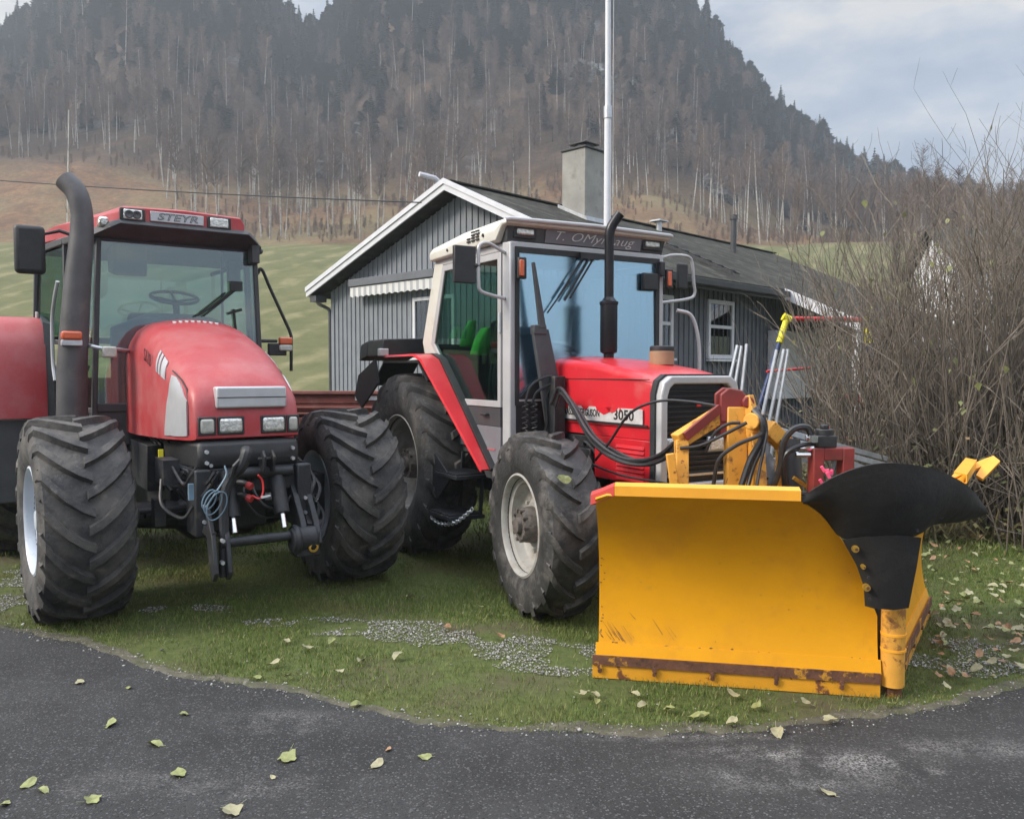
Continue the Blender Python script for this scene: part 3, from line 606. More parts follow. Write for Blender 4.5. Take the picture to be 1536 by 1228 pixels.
# doors: frame ring, glass, lower panel
for s in (-1, 1):
    y = s*.735
    o_ = [(-.715,1.38),(-.715,2.555),(-1.74,2.565),(-1.985,1.90),(-1.43,1.38)]
    i_ = [(-.765,1.43),(-.765,2.505),(-1.70,2.515),(-1.915,1.90),(-1.41,1.43)]
    k = 5; b = B()
    b.add([(q[0],y+s*.015,q[1]) for q in o_]+[(q[0],y+s*.015,q[1]) for q in i_]+[(q[0],y-s*.02,q[1]) for q in o_]+[(q[0],y-s*.02,q[1]) for q in i_],
      [(i,(i+1)%k,k+(i+1)%k,k+i) for i in range(k)]+[(2*k+i,3*k+i,3*k+(i+1)%k,2*k+(i+1)%k) for i in range(k)]+[(i,2*k+i,2*k+(i+1)%k,(i+1)%k) for i in range(k)]+[(k+i,k+(i+1)%k,3*k+(i+1)%k,3*k+i) for i in range(k)])
    d = b.build('door', m_cabgrey, p, bevel=.004)
    B().plate([(q[0],y,q[1]) for q in i_], .006).build('glass', m_glass_side, d)
    B().plate([(-.72,y,1.375),(-1.43,y,1.375),(-1.36,y,1.235),(-.72,y,1.235)], .03).build('handle_panel', m_darkgrey, d)
    B().plate([(-.72,y,1.23),(-1.355,y,1.23),(-1.02,y,.89),(-.72,y,.89)], .028).build('lower_panel', m_doorgrey, d, bevel=.003)
    B().tube([(-.90,y+s*.015,1.32),(-.90,y+s*.04,1.32),(-.99,y+s*.04,1.32),(-.99,y+s*.015,1.32)], .010, 6).build('handle', m_blackplastic, d)
    B().plate([(-.62,s*.70,.99),(-1.12,s*.70,.99),(-.98,s*.70,.82),(-.62,s*.70,.82)], .06).build('sill', m_darkgrey, p)
    B().prism([(-.95,1.04),(-1.40,1.50),(-1.74,1.80),(-2.0,1.84),(-2.0,1.04)], 'y', s*.66, s*.69).build('wheel_arch', m_interior, p)
    B().tube([(-.716,y+s*.02,1.95),(-.716,y+s*.02,2.1)], .014, 8).build('hinge', m_galv, d)
text('TURBO', .05, m_red_faint, p, (-.95,-.7515,1.06), (1,0,0), (0,0,1), sx=1.7) if False else None
B().box(-1.1,-.8,-.7535,-.751,1.045,1.058).build('faded_marking', m_red_faint, p)
# windscreen
b = B(); b.plate([(-.60,-.655,1.46),(-.60,.655,1.46),(-.615,.655,2.55),(-.615,-.655,2.55)], .006); b.build('windscreen', m_glass_mf, p)
fo = [(-.69,1.40),(-.69,2.585),(.69,2.585),(.69,1.40)]; fi = [(-.655,1.47),(-.655,2.545),(.655,2.545),(.655,1.47)]
frame_ring(fo, fi, -.62, -.588).build('windscreen_seal', m_blackplastic, p)
b = B(); b.plate([(-.585,-.66,1.46),(-.585,-.37,1.46),(-.585,-.37,1.74)], .012).plate([(-.585,.66,1.46),(-.585,.37,1.46),(-.585,.37,1.74)], .012).box(-.64,-.60,-.68,.68,.95,1.44); b.build('firewall', m_blackplastic, p)
B().box(-.60,-.585,-.66,-.38,1.43,1.445).build('trim_strip', m_cabgrey, p)
B().plate([(-1.94,-.69,1.95),(-1.94,.69,1.95),(-1.9,.69,2.56),(-1.9,-.69,2.56)], .006).build('rear_window', m_glass, p)
B().box(-2.2,-2.0,-.70,.70,1.0,1.9).build('rear_wall', m_darkgrey, p)
B().box(-2.0,-.66,-.66,.66,.98,1.04).build('cab_floor', m_darkgrey, p)
# interior
b = B(); b.box(-1.75,-1.35,-.24,.24,1.15,1.45).prism([(-1.85,1.4),(-1.68,1.4),(-1.76,2.12),(-1.9,2.12)], 'y', -.22, .22); b.build('seat', m_interior, p, bevel=.05)
b = B(); c0 = Vector((-1.05,-.02,1.83)); a2 = Vector((.8,0,-.3)).normalized()
b.tube([c0+(Vector((0,1,0))*math.cos(t)+a2*math.sin(t))*.19 for t in [k*2*PI/26 for k in range(27)]], .014, 8)
for t in (0, PI, PI/2): b.tube([c0, c0+(Vector((0,1,0))*math.cos(t)+a2*math.sin(t))*.18], .012, 6)
b.tube([c0, (-.85,0,1.4)], .03, 8); b.build('steering_wheel', m_blackplastic, p)
b = B(); b.loft([[(-.68,y,z) for y, z in ((-.3,1.05),(-.3,1.6),(.3,1.6),(.3,1.05))], [(-.95,y,z) for y, z in ((-.2,1.05),(-.2,1.7),(.2,1.7),(.2,1.05))]]).box(-1.7,-1.2,.3,.6,1.04,1.5)
for yy in (-.55,-.48,-.42,.35,.42,.5): b.tube([(-1.3,yy,1.2),(-1.25,yy,1.62),(-1.22,yy,1.72)], .012, 6)
b.box(-1.5,-1.15,-.62,-.38,1.04,1.25); b.build('side_console', m_interior, p, bevel=.02)
b = B()
for q in range(3): b.tube([(-.575,-.30+.11*q*0,1.0),(-.575,0,1.0)], .001, 3) if False else None
b.beam((-.57,-.08,2.56),(-.565,-.33,2.22),.012,.012).beam((-.57,-.02,2.56),(-.565,-.27,2.20),.018,.012).beam((-.57,.02,2.56),(-.565,-.22,2.22),.012,.012).beam((-.575,-.42,2.10),(-.57,-.22,2.35),.01,.01).box(-.59,-.56,-.12,.06,2.53,2.58)
b.build('wiper', m_blackplastic, p)
# roof
def rr_(x, hw, zb, zt): return [(x,-hw,zb),(x,-hw-.01,(zb+zt)/2),(x,-hw+.03,zt-.01),(x,-hw*.7,zt),(x,0,zt+.012),(x,hw*.7,zt),(x,hw-.03,zt-.01),(x,hw+.01,(zb+zt)/2),(x,hw,zb)]
B().loft([rr_(-.55,.775,2.745,2.785), rr_(-.62,.79,2.73,2.80), rr_(-.72,.79,2.63,2.80), rr_(-1.3,.79,2.625,2.79), rr_(-1.92,.78,2.62,2.745), rr_(-1.97,.76,2.625,2.72)]).build('roof', m_cabwhite, p, bevel=.012, ang=45)
B().tube([(-.56,-.79,2.77),(-.55,-.76,2.775),(-.545,0,2.785),(-.55,.76,2.775),(-.56,.79,2.77)], .018, 10).build('roof_rim', m_cabgrey, p)
B().hexa([(-.74,-.74,2.615),(-.625,-.74,2.615),(-.625,.74,2.615),(-.74,.74,2.615),(-.74,-.76,2.76),(-.595,-.76,2.76),(-.595,.76,2.76),(-.74,.76,2.76)]).build('visor', m_darkgrey, p, bevel=.006)
nb = B().hexa([(-.63,-.42,2.635),(-.612,-.42,2.635),(-.612,.50,2.635),(-.63,.50,2.635),(-.63,-.42,2.752),(-.585,-.42,2.752),(-.585,.50,2.752),(-.63,.50,2.752)]).build('name_board', m_doorgrey, p)
text('T. OMyrhaug', .098, m_text, nb, (-.5925,.02,2.690), (0,1,0), (.23,0,1), shear=.4, sx=1.42, bold=-.0012, spacing=1.03)
for y in (-.60, .62):
    h = B().box(-.62,-.60,y-.10,y+.10,2.65,2.745).build('work_light', m_blackplastic, p, bevel=.008)
    B().box(-.61,-.588,y-.075,y+.075,2.675,2.722).build('lamp', m_lampglass, h, bevel=.012)
b = B()
for c in range(3):
    for r_ in range(4-(c == 2)*2): b.box(-1.02-.075*c+.0,-.965-.075*c,-.806,-.795,2.675+.022*r_,2.687+.022*r_)
b.cyl((-.90,-.806,2.70),(-.90,-.79,2.70),.014,10).cyl((-1.55,-.80,2.67),(-1.55,-.78,2.67),.012,10)
b.build('roof_vent', m_textblack, p)
# mirrors
b = B(); b.tube(spline([(-.65,-.75,2.54),(-.66,-.88,2.60),(-.66,-.955,2.58),(-.66,-.965,2.50),(-.66,-.965,2.32),(-.66,-.95,2.25),(-.655,-.86,2.22),(-.65,-.75,2.20)], 6), .0135, 8); b.build('mirror_arm', m_cabgrey, p)
b = B(); b.box(-.70,-.66,-1.16,-.985,2.30,2.57).cyl((-.67,-1.0,2.43),(-.66,-.95,2.43),.018,8); b.build('mirror', m_blackplastic, p, bevel=.015)
b = B(); b.tube(spline([(-.67,.75,2.60),(-.67,.90,2.64),(-.67,1.07,2.64),(-.67,1.12,2.58),(-.67,1.14,2.42),(-.67,1.15,2.33),(-.67,1.08,2.28),(-.67,.75,2.23)], 6), .0135, 8); b.build('mirror_arm', m_cabgrey, p)
b = B(); b.box(-.70,-.67,.96,1.08,2.36,2.58); b.build('mirror', m_blackplastic, p, bevel=.015)
B().box(-.68,-.55,.67,.72,2.44,2.56).box(-.60,-.56,.5,.66,2.32,2.46).build('interior_mirror', m_blackplastic, p, bevel=.01)
for y in (-.66, .76):
    l = B().box(-.57,-.535,y-.035,y+.035,2.34,2.50).build('indicator_light', m_blackplastic, p, bevel=.008)
    B().box(-.54,-.525,y-.03,y+.01,2.36,2.48).build('lens', m_orange, l, bevel=.006)
B().tube(spline([(-.5,.80,2.16),(-.46,.92,2.12),(-.44,.98,1.95),(-.44,1.0,1.7),(-.45,.98,1.3)], 6), .016, 8).build('grab_rail', m_cabgrey, p)
# loader bracket and mast
b = B(); b.plate([(-.50,-.60,2.46),(-.50,-.585,2.46),(-.48,-.50,1.98),(-.48,-.55,1.98)], .03)
b.build('mast_tip', m_darkgrey, p)
b = B(); b.plate([(-.50,-.605,1.97),(-.50,-.465,1.97),(-.48,-.36,1.50),(-.48,-.36,1.20),(-.48,-.48,1.20),(-.49,-.53,1.52)], .04).box(-.53,-.47,-.60,-.49,1.93,2.0); b.build('loader_bracket', m_darkgrey, p, bevel=.006)
b = B(); b.box(-.46,-.38,-.48,-.38,.85,1.62); b.build('loader_post', m_castiron, p, bevel=.008)
# fenders
for s in (-1, 1):
    pf = [(-.80,.90),(-1.22,1.30),(-1.71,1.755),(-1.86,1.80),(-2.55,1.80)]
    B().sheet([[(x,s*.805,z),(x,s*.82,z+.002),(x,s*(.87+.10*min(1,max(0,(z-.9)/.85))),z+.001),(x-.006,s*(.872+.10*min(1,max(0,(z-.9)/.85))),z-.012)] for x, z in pf], .014).build('fender', m_mfred, p, ang=40)
    B().sheet([[(x+.015,s*.735,z),(x+.015,s*.80,z)] for x, z in pf], .03).build('fender_edge', m_blackplastic, p)
    B().sheet([[(x,s*.60,z-.02),(x,s*.96,z-.025)] for x, z in [(-1.6,1.60),(-1.80,1.765),(-2.6,1.77),(-2.9,1.55)]], .02).build('fender_liner', m_blackplastic, p)
b = B(); b.loft([[(x,y,z) for y, z in ((-1.00,1.80),(-.98,1.96),(-.5,1.98),(-.5,1.80))] for x in (-2.55,-2.95)]).loft([[(-2.95,-1.00,1.80),(-2.95,-.98,1.96),(-2.95,-.5,1.98),(-2.95,-.5,1.80)],[(-3.12,-1.02,1.76),(-3.12,-1.00,1.92),(-3.12,-.5,1.94),(-3.12,-.5,1.76)]])
b.build('rear_box', m_blackplastic, p, bevel=.01)
b = B(); b.plate([(-2.6,-1.04,1.77),(-3.0,-1.06,1.62),(-3.12,-1.06,1.42),(-2.95,-1.05,1.30),(-2.55,-1.03,1.55)], .02); b.build('mud_flap', m_blackplastic, p)
B().box(-2.58,-2.52,-1.03,-.94,1.80,1.87).build('rear_lamp_bracket', m_galv, p, bevel=.006)
b = B(); b.box(-2.45,-2.35,-.62,-.55,1.8,1.98).cyl((-2.4,-.62,1.98),(-2.4,-.5,2.0),.05,12); b.build('rear_lamp', m_blackplastic, p, bevel=.01)
# steps
b = B(); b.box(-1.45,-1.05,-.96,-.66,.80,.83).box(-1.50,-1.10,-1.0,-.68,.47,.50)
for x in (-1.45,-1.08): b.beam((x,-.70,.98),(x-.03,-.72,.48),.03,.02)
for k in range(7): b.box(-1.43+.055*k,-1.41+.055*k,-.95,-.67,.83,.845).box(-1.48+.055*k,-1.46+.055*k,-.99,-.69,.50,.515)
b.plate([(-1.5,-.93,.98),(-1.2,-.93,.80),(-1.45,-.93,.6),(-1.7,-.93,.78)], .02)
b.build('step', m_castiron, p, bevel=.003)
def chain(pts, nm, m, par, r=.016, t=.0045):
    P = spline(pts, 8); b = B(); L = 0; acc = []
    for i in range(len(P)-1): acc.append((P[i], (P[i+1]-P[i]).length, (P[i+1]-P[i]).normalized()))
    d = 0; nxt = 0; k = 0
    for (q, l, dr) in acc:
        while nxt <= d+l:
            c = q+dr*(nxt-d); sd = dr.cross(Vector((0,0,1)) if k % 2 else Vector((.3,1,.2))).normalized()
            b.tube([c+dr*r*1.4*math.cos(a)+sd*r*math.sin(a) for a in [j*2*PI/8 for j in range(9)]], t, 5, cap=False); nxt += r*2; k += 1
        d += l
    return b.build(nm, m, par)
chain([(-1.48,-.98,.44),(-1.3,-.98,.42),(-1.05,-.97,.47),(-.85,-.95,.58),(-.8,-.94,.62)], 'chain', m_galv, p)
# coiled leads beside the cab
b = B()
for q, (y, x) in enumerate(((-.66,-.50),(-.60,-.47))):
    b.tube([(x+.022*math.cos(t), y+.022*math.sin(t), 1.20+.0045*i) for i, t in enumerate([k*.7 for k in range(50)])], .006, 5)
b.tube(spline([(-.5,-.66,1.42),(-.48,-.62,1.55),(-.44,-.50,1.62),(-.42,-.43,1.60)], 6), .010, 6).tube(spline([(-.5,-.60,1.42),(-.48,-.57,1.5),(-.44,-.48,1.56),(-.42,-.43,1.55)], 6), .010, 6)
b.tube(spline([(-.5,-.56,1.05),(-.46,-.5,1.25),(-.47,-.50,1.45),(-.44,-.45,1.57),(-.42,-.43,1.58)], 6), .012, 6)
b.build('coiled_lead', m_hose, p)
b = B(); b.tube([(-.48,-.68+.03*math.cos(t),1.12+.04*math.sin(t)) for t in [k*2*PI/14 for k in range(15)]], .007, 6); b.box(-.5,-.46,-.66,-.62,1.0,1.1); b.build('coupling', m_galv, p)
B().box(-.5,-.47,-.72,-.68,1.03,1.11).build('coupling', m_yelpaint, p)

# hi-vis jacket in the cab
jk = B()
for (cy, w, z0, x0) in ((-.40,.065,1.88,-2.0),(-.42,.085,1.80,-1.70)):
    rings = []
    for i in range(7):
        t = i/6; z = z0+.24*t; ww = w*(1-.6*t**3); rings.append([(x0+.04*t+.07*math.cos(a), cy+.05*t+ww*math.sin(a), z) for a in [k*PI/5 for k in range(10)]])
    jk.loft(rings)
jk_o = jk.build('safety_jacket', m_jacket, None, bevel=.01, ang=60)
jk_o.location = mroot.location; jk_o.rotation_euler = mroot.rotation_euler
tag(jk_o, 'fluorescent green safety jacket hung over the seat behind the silver cab door', 'jacket')
bpy.context.view_layer.update()
# ================================================================= YELLOW V-PLOW
HX, HY = 1.905, 4.10
plow = thing('snow_plow', 'yellow two-winged snow plow with a black rubber flap over its centre hinge', 'snow plow', (HX, HY, 0))
def loc(P): return Vector((P[0]-HX, P[1]-HY, P[2]))
def atl(u, v, Y): return loc(at(u, v, Y))
dL, nL = Vector((-.9815,.1915,0)), Vector((-.1915,-.9815,0))
dR, nR = Vector((.54,.8417,0)), Vector((.8417,-.54,0))
prof = [(.17,.012),(.26,-.01),(.36,-.022),(.47,-.025),(.58,-.012),(.68,.015),(.78,.06),(.87,.115),(.94,.175),(1.0,.235),(1.035,.285)]
def pn(z):
    if z <= prof[0][0]: return prof[0][1]
    for (a, b), (c, d) in zip(prof, prof[1:]):
        if z <= c: return b+(d-b)*(z-a)/(c-a)
    return prof[-1][1]
def W3(d, n, s, z, off=0): return d*s+n*(pn(z)+off)+Vector((0,0,z))
# left moldboard
def ztop(s):
    P = [(.04,.40),(.10,.55),(.14,.64),(.19,.74),(.26,.84),(.36,.95),(.44,1.01),(.47,1.035)]
    if s >= 1.40: return 1.035-(s-1.40)*.45
    if s >= .47: return 1.035
    for (a, b), (c, d_) in zip(P, P[1:]):
        if s <= c: return b+(d_-b)*(s-a)/(c-a)
    return 1.035
S_ = [.042,.07,.10,.14,.19,.26,.36,.44,.47,.6,.75,.9,1.05,1.2,1.33,1.40,1.435,1.46]
Z_ = [i/14 for i in range(15)]
bl = B().sheet([[W3(dL, nL, s, .17+(ztop(s)-.17)*t) for s in S_] for t in Z_], .012).build('blade', m_yellow, plow, ang=50)
B().sheet([[W3(dL, nL, s, 1.033, .0)+nL*o+Vector((0,0,zz)) for s in (.47,.8,1.1,1.36)] for o, zz in ((-.004,-.004),(.012,.0),(.012,.045),(-.05,.055))], .008).build('top_flange', m_yelloworange, bl, ang=30)
B().sheet([[W3(dL, nL, s, zt, 0)+nL*o+Vector((0,0,zz)) for s, zt in ((1.36,1.033),(1.42,1.0),(1.485,.972))] for o, zz in ((-.004,-.004),(.012,.0),(.012,.045),(-.05,.055))], .008).build('flange_tip', m_pink, bl, ang=30)
B().sheet([[W3(dL, nL, s, z, .009) for s in (.06,.5,1.0,1.44)] for z in (.168,.172)], .004).build('seam', m_rust, bl)
b = B(); b.sheet([[W3(dL, nL, s, .17, .0)+Vector((0,0,z))+nL*o for s in (.03,.7,1.475)] for z, o in ((.02,.0),(-.045,.018),(-.05,.028))], .012)
b.build('lower_lip', m_yellow, bl)
ce = B().sheet([[W3(dL, nL, s, .1, .022)+Vector((0,0,z)) for s in (.035,.4,.8,1.2,1.49)] for z in (-.095,-.06,-.02,.02)], .016).build('cutting_edge', m_cutting, plow)
B().sheet([[W3(dL, nL, s, .1, .034)+Vector((0,0,z)) for s in (.035,.4,.8,1.2,1.49)] for z in (-.022,.030)], .010).build('wear_band', m_rust, ce)
for s in (.22, .54, .86, 1.16, 1.45):
    c = W3(dL, nL, s, .07, .03); b = B(); b.cyl(c, c+nL*.018, .013, 12); b.cyl(c+Vector((0,0,-.022)), c+nL*.014+Vector((0,0,-.024)), .012, 6); b.build('bolt', m_rust, ce)
# scratches near the lower outer corner
b = B()
for k in range(24):
    s = 1.27+random.random()*.17 if k < 20 else 1.0+random.random()*.3; z = .175+random.random()*(.06 if k < 20 else .15); l = .02+random.random()*.06; w = .0008+.0014*random.random()
    a = W3(dL, nL, s, z, .0075); c = W3(dL, nL, s+.015+l*.5, z+l, .0075); e = Vector((w,0,0)); b.add([a-e, a+e, c+e*.3, c-e*.3], [(0,1,2,3)])
b.build('scratch', m_rust, bl)
b = B()
def chip(s, z, r):
    n = random.randint(5, 8); c = W3(dL, nL, s, z, .0078); k0 = len(b.v); b.v.append(c)
    for k in range(n):
        a = 2*PI*k/n; q = r*random.uniform(.4, 1.2); ss, z2 = s+q*math.cos(a)*1.5, z+q*math.sin(a)*.8; b.v.append(W3(dL, nL, ss, z2, .0078))
    b.f += [[k0, k0+1+k, k0+1+(k+1) % n] for k in range(n)]
for k in range(46): chip(random.uniform(.1, 1.42), .178+abs(random.gauss(0, .012)), random.uniform(.002, .008))
for k in range(22): chip(random.uniform(.1, 1.42), random.uniform(.2, .9), random.uniform(.001, .0035))
for k in range(20): chip(1.452-abs(random.gauss(0, .01)), random.uniform(.2, .9), random.uniform(.002, .006))
b.build('paint_chip', m_rust, bl)
# right wing
def ztR(s): return 1.035 if s > .5 else .5+.535*max(0, (s-.05))/.45
br = B().sheet([[W3(dR, nR, s, .17+(ztR(s)-.17)*t) for s in (.07,.15,.25,.35,.5,.7,.9,1.1,1.3,1.5,1.63)] for t in Z_], .012).build('blade', m_yellow, plow, ang=50)
B().sheet([[W3(dR, nR, s, 1.033)+nR*o+Vector((0,0,zz)) for s in (.7,1.1,1.4,1.6)] for o, zz in ((-.01,-.004),(.012,.0),(.012,.045),(-.05,.055))], .008).build('top_flange', m_yelloworange, br, ang=30)
B().plate([atl(*q) for q in ((1422,722,5.1),(1434,708,5.15),(1478,689,5.25),(1490,685,5.25),(1500,693,5.15),(1474,720,5.1),(1464,714,5.13),(1472,701,5.2))], .02).build('flange_tip', m_yelloworange, br)
B().sheet([[W3(dR, nR, s, .17)+Vector((0,0,z))+nR*o for s in (.05,.8,1.64)] for z, o in ((.02,.0),(-.045,.018),(-.05,.028))], .012).build('lower_lip', m_yelloworange, br)
ce2 = B().sheet([[W3(dR, nR, s, .1, .022)+Vector((0,0,z)) for s in (.06,.8,1.65)] for z in (-.095,.02)], .016).build('cutting_edge', m_yellow_worn, plow)
B().sheet([[W3(dR, nR, s, .1, .034)+Vector((0,0,z)) for s in (.06,.8,1.65)] for z in (-.02,.04)], .010).build('wear_band', m_rust, ce2)
for s in (.3,.7,1.1,1.5):
    c = W3(dR, nR, s, .07, .03); B().cyl(c, c+nR*.016, .014, 10).build('bolt', m_rust, ce2)
# hinge post
B().box(-.03,.03,.03,.10,.1,.9).build('hinge_plate', m_castiron, plow)
b = B(); b.cyl((.033,-.0,.06),(.033,0,.95),.058,24); b.build('hinge_post', m_yellow_worn, plow)
b = B()
for z in (.24,.32): b.cyl((.035,0,z),(.035,0,z+.012),.062,24)
b.build('hinge_collar', m_yelloworange, plow)
b = B(); b.lathe([(.02,.03),(.10,.05)], 20, 'z', (.035,0,0)); b.box(.0,.07,-.03,.03,.0,.1); b.build('hinge_foot', m_rust, plow)
# rubber flap
top = [(1196,750,3.93),(1222,732,3.90),(1255,713,3.86),(1298,698,3.83),(1342,694,3.84),(1395,702,3.92),(1438,720,4.05),(1462,740,4.2),(1473,757,4.32)]
bot = [(1200,754,3.96),(1222,762,4.0),(1244,785,4.02),(1264,806,4.0),(1310,808,3.96),(1372,803,4.0),(1398,786,4.12),(1437,782,4.25),(1470,774,4.36)]
g = []
for i in range(8):
    t = i/7; r = []
    for a, c in zip(top, bot):
        bu = math.sin(PI*t)*.035; P = atl(*a).lerp(atl(*c), t); P.y -= bu; P.x += .3*bu; r.append(P)
    g.append(r)
g = [spline(r, 3) for r in g]
fl = B().sheet(g[::-1], .010).build('rubber_flap', m_flap, plow, ang=60)
lt = [(1264,810,3.985),(1300,804,3.95),(1345,802,3.95),(1381,806,3.99)]; lb = [(1298,908,4.02),(1312,912,3.985),(1340,914,3.975),(1362,911,4.0)]
lm = [(1285,846,4.005),(1308,850,3.965),(1343,852,3.955),(1374,850,3.99)]; lm2 = [(1296,878,4.01),(1311,880,3.975),(1342,882,3.965),(1368,880,3.995)]
B().sheet([[atl(*q) for q in r] for r in (lb, lm2, lm, lt)], .010).build('rubber_flap', m_flap, plow, ang=60)
for (u, v, r) in ((1283,823,.017),(1295,850,.011),(1300,881,.017)):
    c = atl(u, v, 3.965); b = B(); b.cyl(c+nL*-.02, c+nL*.008, r, 20); b.build('bolt', m_brass, plow)
    B().lathe([(-.011,.0005),(-.0115,r*.5),(-.008,r*.5)], 6, 'y', (c.x, c.y-.006, c.z)).build('bolt', m_rust, plow)
for (u, v) in ((1302,865),(1304,897),(1411,775),(1375,795)): 
    c = atl(u, v, 3.94 if u < 1400 else 4.1); B().cyl(c, c+nL*.02, .007, 8).build('bolt', m_castiron, plow)
# push frame behind the blades
def bar(b, a, c, w, h): b.beam(atl(*a), atl(*c), w, h)
b = B(); bar(b, (1022,735,4.75), (1022,660,4.8), .075, .075); bar(b, (1015,662,4.8), (1085,618,4.9), .085, .09)
bar(b, (1012,730,4.7), (1005,680,4.7), .03, .05)
b.build('frame_arm', m_yellow_worn, plow, bevel=.006)
b = B(); bar(b, (1103,760,4.85), (1103,610,4.88), .10, .12); b.build('mast', m_yellow_worn, plow, bevel=.008)
b = B(); bar(b, (1140,760,4.7), (1133,650,4.8), .075, .09); bar(b, (1133,655,4.8), (1118,595,4.86), .05, .09)
b.cyl(atl(1126,632,4.72), atl(1140,632,4.80), .05, 16); b.build('frame_arm', m_yellow_worn, plow, bevel=.006)
b = B(); bar(b, (1150,640,5.0), (1178,668,5.05), .08, .10); bar(b, (1178,665,5.05), (1176,740,5.05), .07, .10); b.build('frame_arm', m_yellow_worn, plow, bevel=.006)
b = B(); c = atl(1103,600,4.88)
for o in (-.045, .085):
    b.prism([(c.x-.10,c.z-.13),(c.x-.10,c.z+.035),(c.x-.05,c.z+.075),(c.x+.03,c.z+.06),(c.x+.085,c.z-.01),(c.x+.07,c.z-.13)], 'y', c.y+o, c.y+o+.03)
b.box(c.x-.10,c.x+.06,c.y-.04,c.y+.09,c.z-.22,c.z-.10); b.cyl((c.x+.06,c.y-.07,c.z-.01),(c.x+.06,c.y+.14,c.z-.01),.035,16)
b.build('head_bracket', m_oxred, plow, bevel=.008)
b = B(); bar(b, (1028,655,4.75), (1080,612,4.85), .022, .05); b.build('arm_strip', m_oxred, plow)
b = B(); c = atl(1246,705,4.62); x, y, z = c
b.box(x-.115,x-.055,y-.05,y+.05,z-.17,z+.13).box(x+.05,x+.115,y-.05,y+.05,z-.15,z+.13).box(x-.055,x+.05,y-.05,y+.05,z+.06,z+.13)
b.build('valve_bracket', m_oxred, plow, bevel=.005)
b = B(); b.cyl((x-.04,y,z+.13),(x-.04,y,z+.235),.05,20); b.cyl((x-.04,y,z+.235),(x-.04,y,z+.26),.025,12); b.box(x-.095,x+.015,y-.05,y+.05,z+.132,z+.20); b.build('valve_motor', m_blackplastic, plow, bevel=.006)
b = B()
for (u, v) in ((1222,657),(1212,672),(1207,682)): q = atl(u, v, 4.6); b.cyl(q+Vector((-.05,0,0)), q+Vector((.03,0,0)), .016, 8)
q = atl(1221,658,4.55); b.box(q.x-.02,q.x+.015,q.y-.02,q.y+.02,q.z-.02,q.z+.02)
b.build('fitting', m_chrome, plow)
b = B(); b.beam(atl(1190,716,4.7), atl(1222,738,4.7), .022, .022); b.build('piston_rod', m_brass, plow)
b = B(); b.cyl(atl(1185,660,4.95), atl(1190,760,4.85), .06, 20); b.build('ram', m_blackplastic, plow)
b = B(); q = atl(1243,718,4.5)
for k in range(7): a = Vector((random.uniform(-.03,.03), random.uniform(-.02,.02), random.uniform(-.05,.04))); b.cyl(q+a, q+a+Vector((random.uniform(-.02,.02),0,.03)), .009, 7)
b.build('tie_ribbon', mat('pink ribbon', (.8,.10,.22), .5), plow)
def hose(pts, r=.013, m=None, nm='hydraulic_hose'): return B().tube(spline([atl(*q) for q in pts], 10), r, 8).build(nm, m or m_hose, plow)
hose([(826,606,5.95),(838,582,5.9),(856,602,5.75),(885,652,5.5),(925,684,5.3),(962,690,5.15),(990,682,5.0),(1012,664,4.85)], .014)
hose([(832,612,5.95),(842,590,5.9),(862,618,5.75),(888,662,5.5),(922,688,5.3),(962,697,5.15),(992,690,5.0),(1012,676,4.85)], .014)
hose([(830,608,6.0),(840,586,5.95),(866,612,5.75),(894,656,5.55),(934,682,5.3),(972,694,5.15),(998,684,5.0),(1012,672,4.85)], .012)
hose([(893,690,5.5),(915,662,5.35),(945,620,5.2),(985,602,5.05),(1030,602,4.95),(1082,610,4.85)], .009)
hose([(1130,615,4.75),(1143,632,4.7),(1142,658,4.7),(1125,690,4.68),(1112,728,4.66)], .018)
hose([(1132,612,4.78),(1147,636,4.72),(1145,664,4.7),(1130,700,4.68),(1122,728,4.66)], .013)
hose([(1070,728,4.7),(1078,690,4.68),(1104,668,4.66),(1132,656,4.66),(1142,650,4.68)], .012)
hose([(1058,678,4.8),(1072,650,4.78),(1092,636,4.76),(1110,634,4.76)], .010)
hose([(1020,672,4.75),(1050,668,4.72),(1085,652,4.7),(1120,634,4.7)], .010)
hose([(1156,742,4.66),(1170,700,4.62),(1175,665,4.6),(1190,644,4.58),(1210,641,4.58),(1218,656,4.6)], .019)
hose([(1218,742,4.66),(1185,735,4.66),(1175,705,4.62),(1180,680,4.6),(1205,668,4.6),(1222,668,4.62)], .016)
hose([(1135,730,4.6),(1140,700,4.64),(1146,672,4.66),(1150,645,4.7),(1146,622,4.72)], .009)
hose([(860,655,5.9),(880,690,5.7),(930,712,5.4),(985,722,5.1),(1012,728,4.8)], .008)
bpy.context.view_layer.update()
# yellow leaf lying on tyre
# ================================================================= HOUSE
tH = R(44.2)
house = thing('house', 'single-storey grey wooden house with white bargeboards and a rendered chimney', 'house', (1.767, 12.6, 0), PI/2-tH)
E0, ED, EL, RY, RZ = 3.295, .46, 3.55, 4.22, 5.235   # right eave, pitch, left eave height, ridge y and z
def rz_(y): return E0+ED*y if y <= RY else RZ-(y-RY)*(RZ-EL)/(9.0-RY)
Lh = 13.2; WY0, WY1, WX0, WX1 = .45, 8.6, .38, 12.8
b = B(); b.prism([(WY0,-.3),(WY1,-.3),(WY1,rz_(WY1)-.2),(RY,rz_(RY)-.2),(WY0,rz_(WY0)-.2)], 'x', WX0, WX0+.12); 
gw = b.build('wall', m_wallgrey, house)
b = B(); y = WY1-.06
while y > WY0+.05:
    b.box(WX0-.022, WX0, y-.045, y, -.2, rz_(y-.02)-.19); y -= .165
b.box(WX0-.03,WX0,WY1-.11,WY1+.0,-.2,rz_(WY1)-.2)
b.build('batten', m_wallgrey, gw)
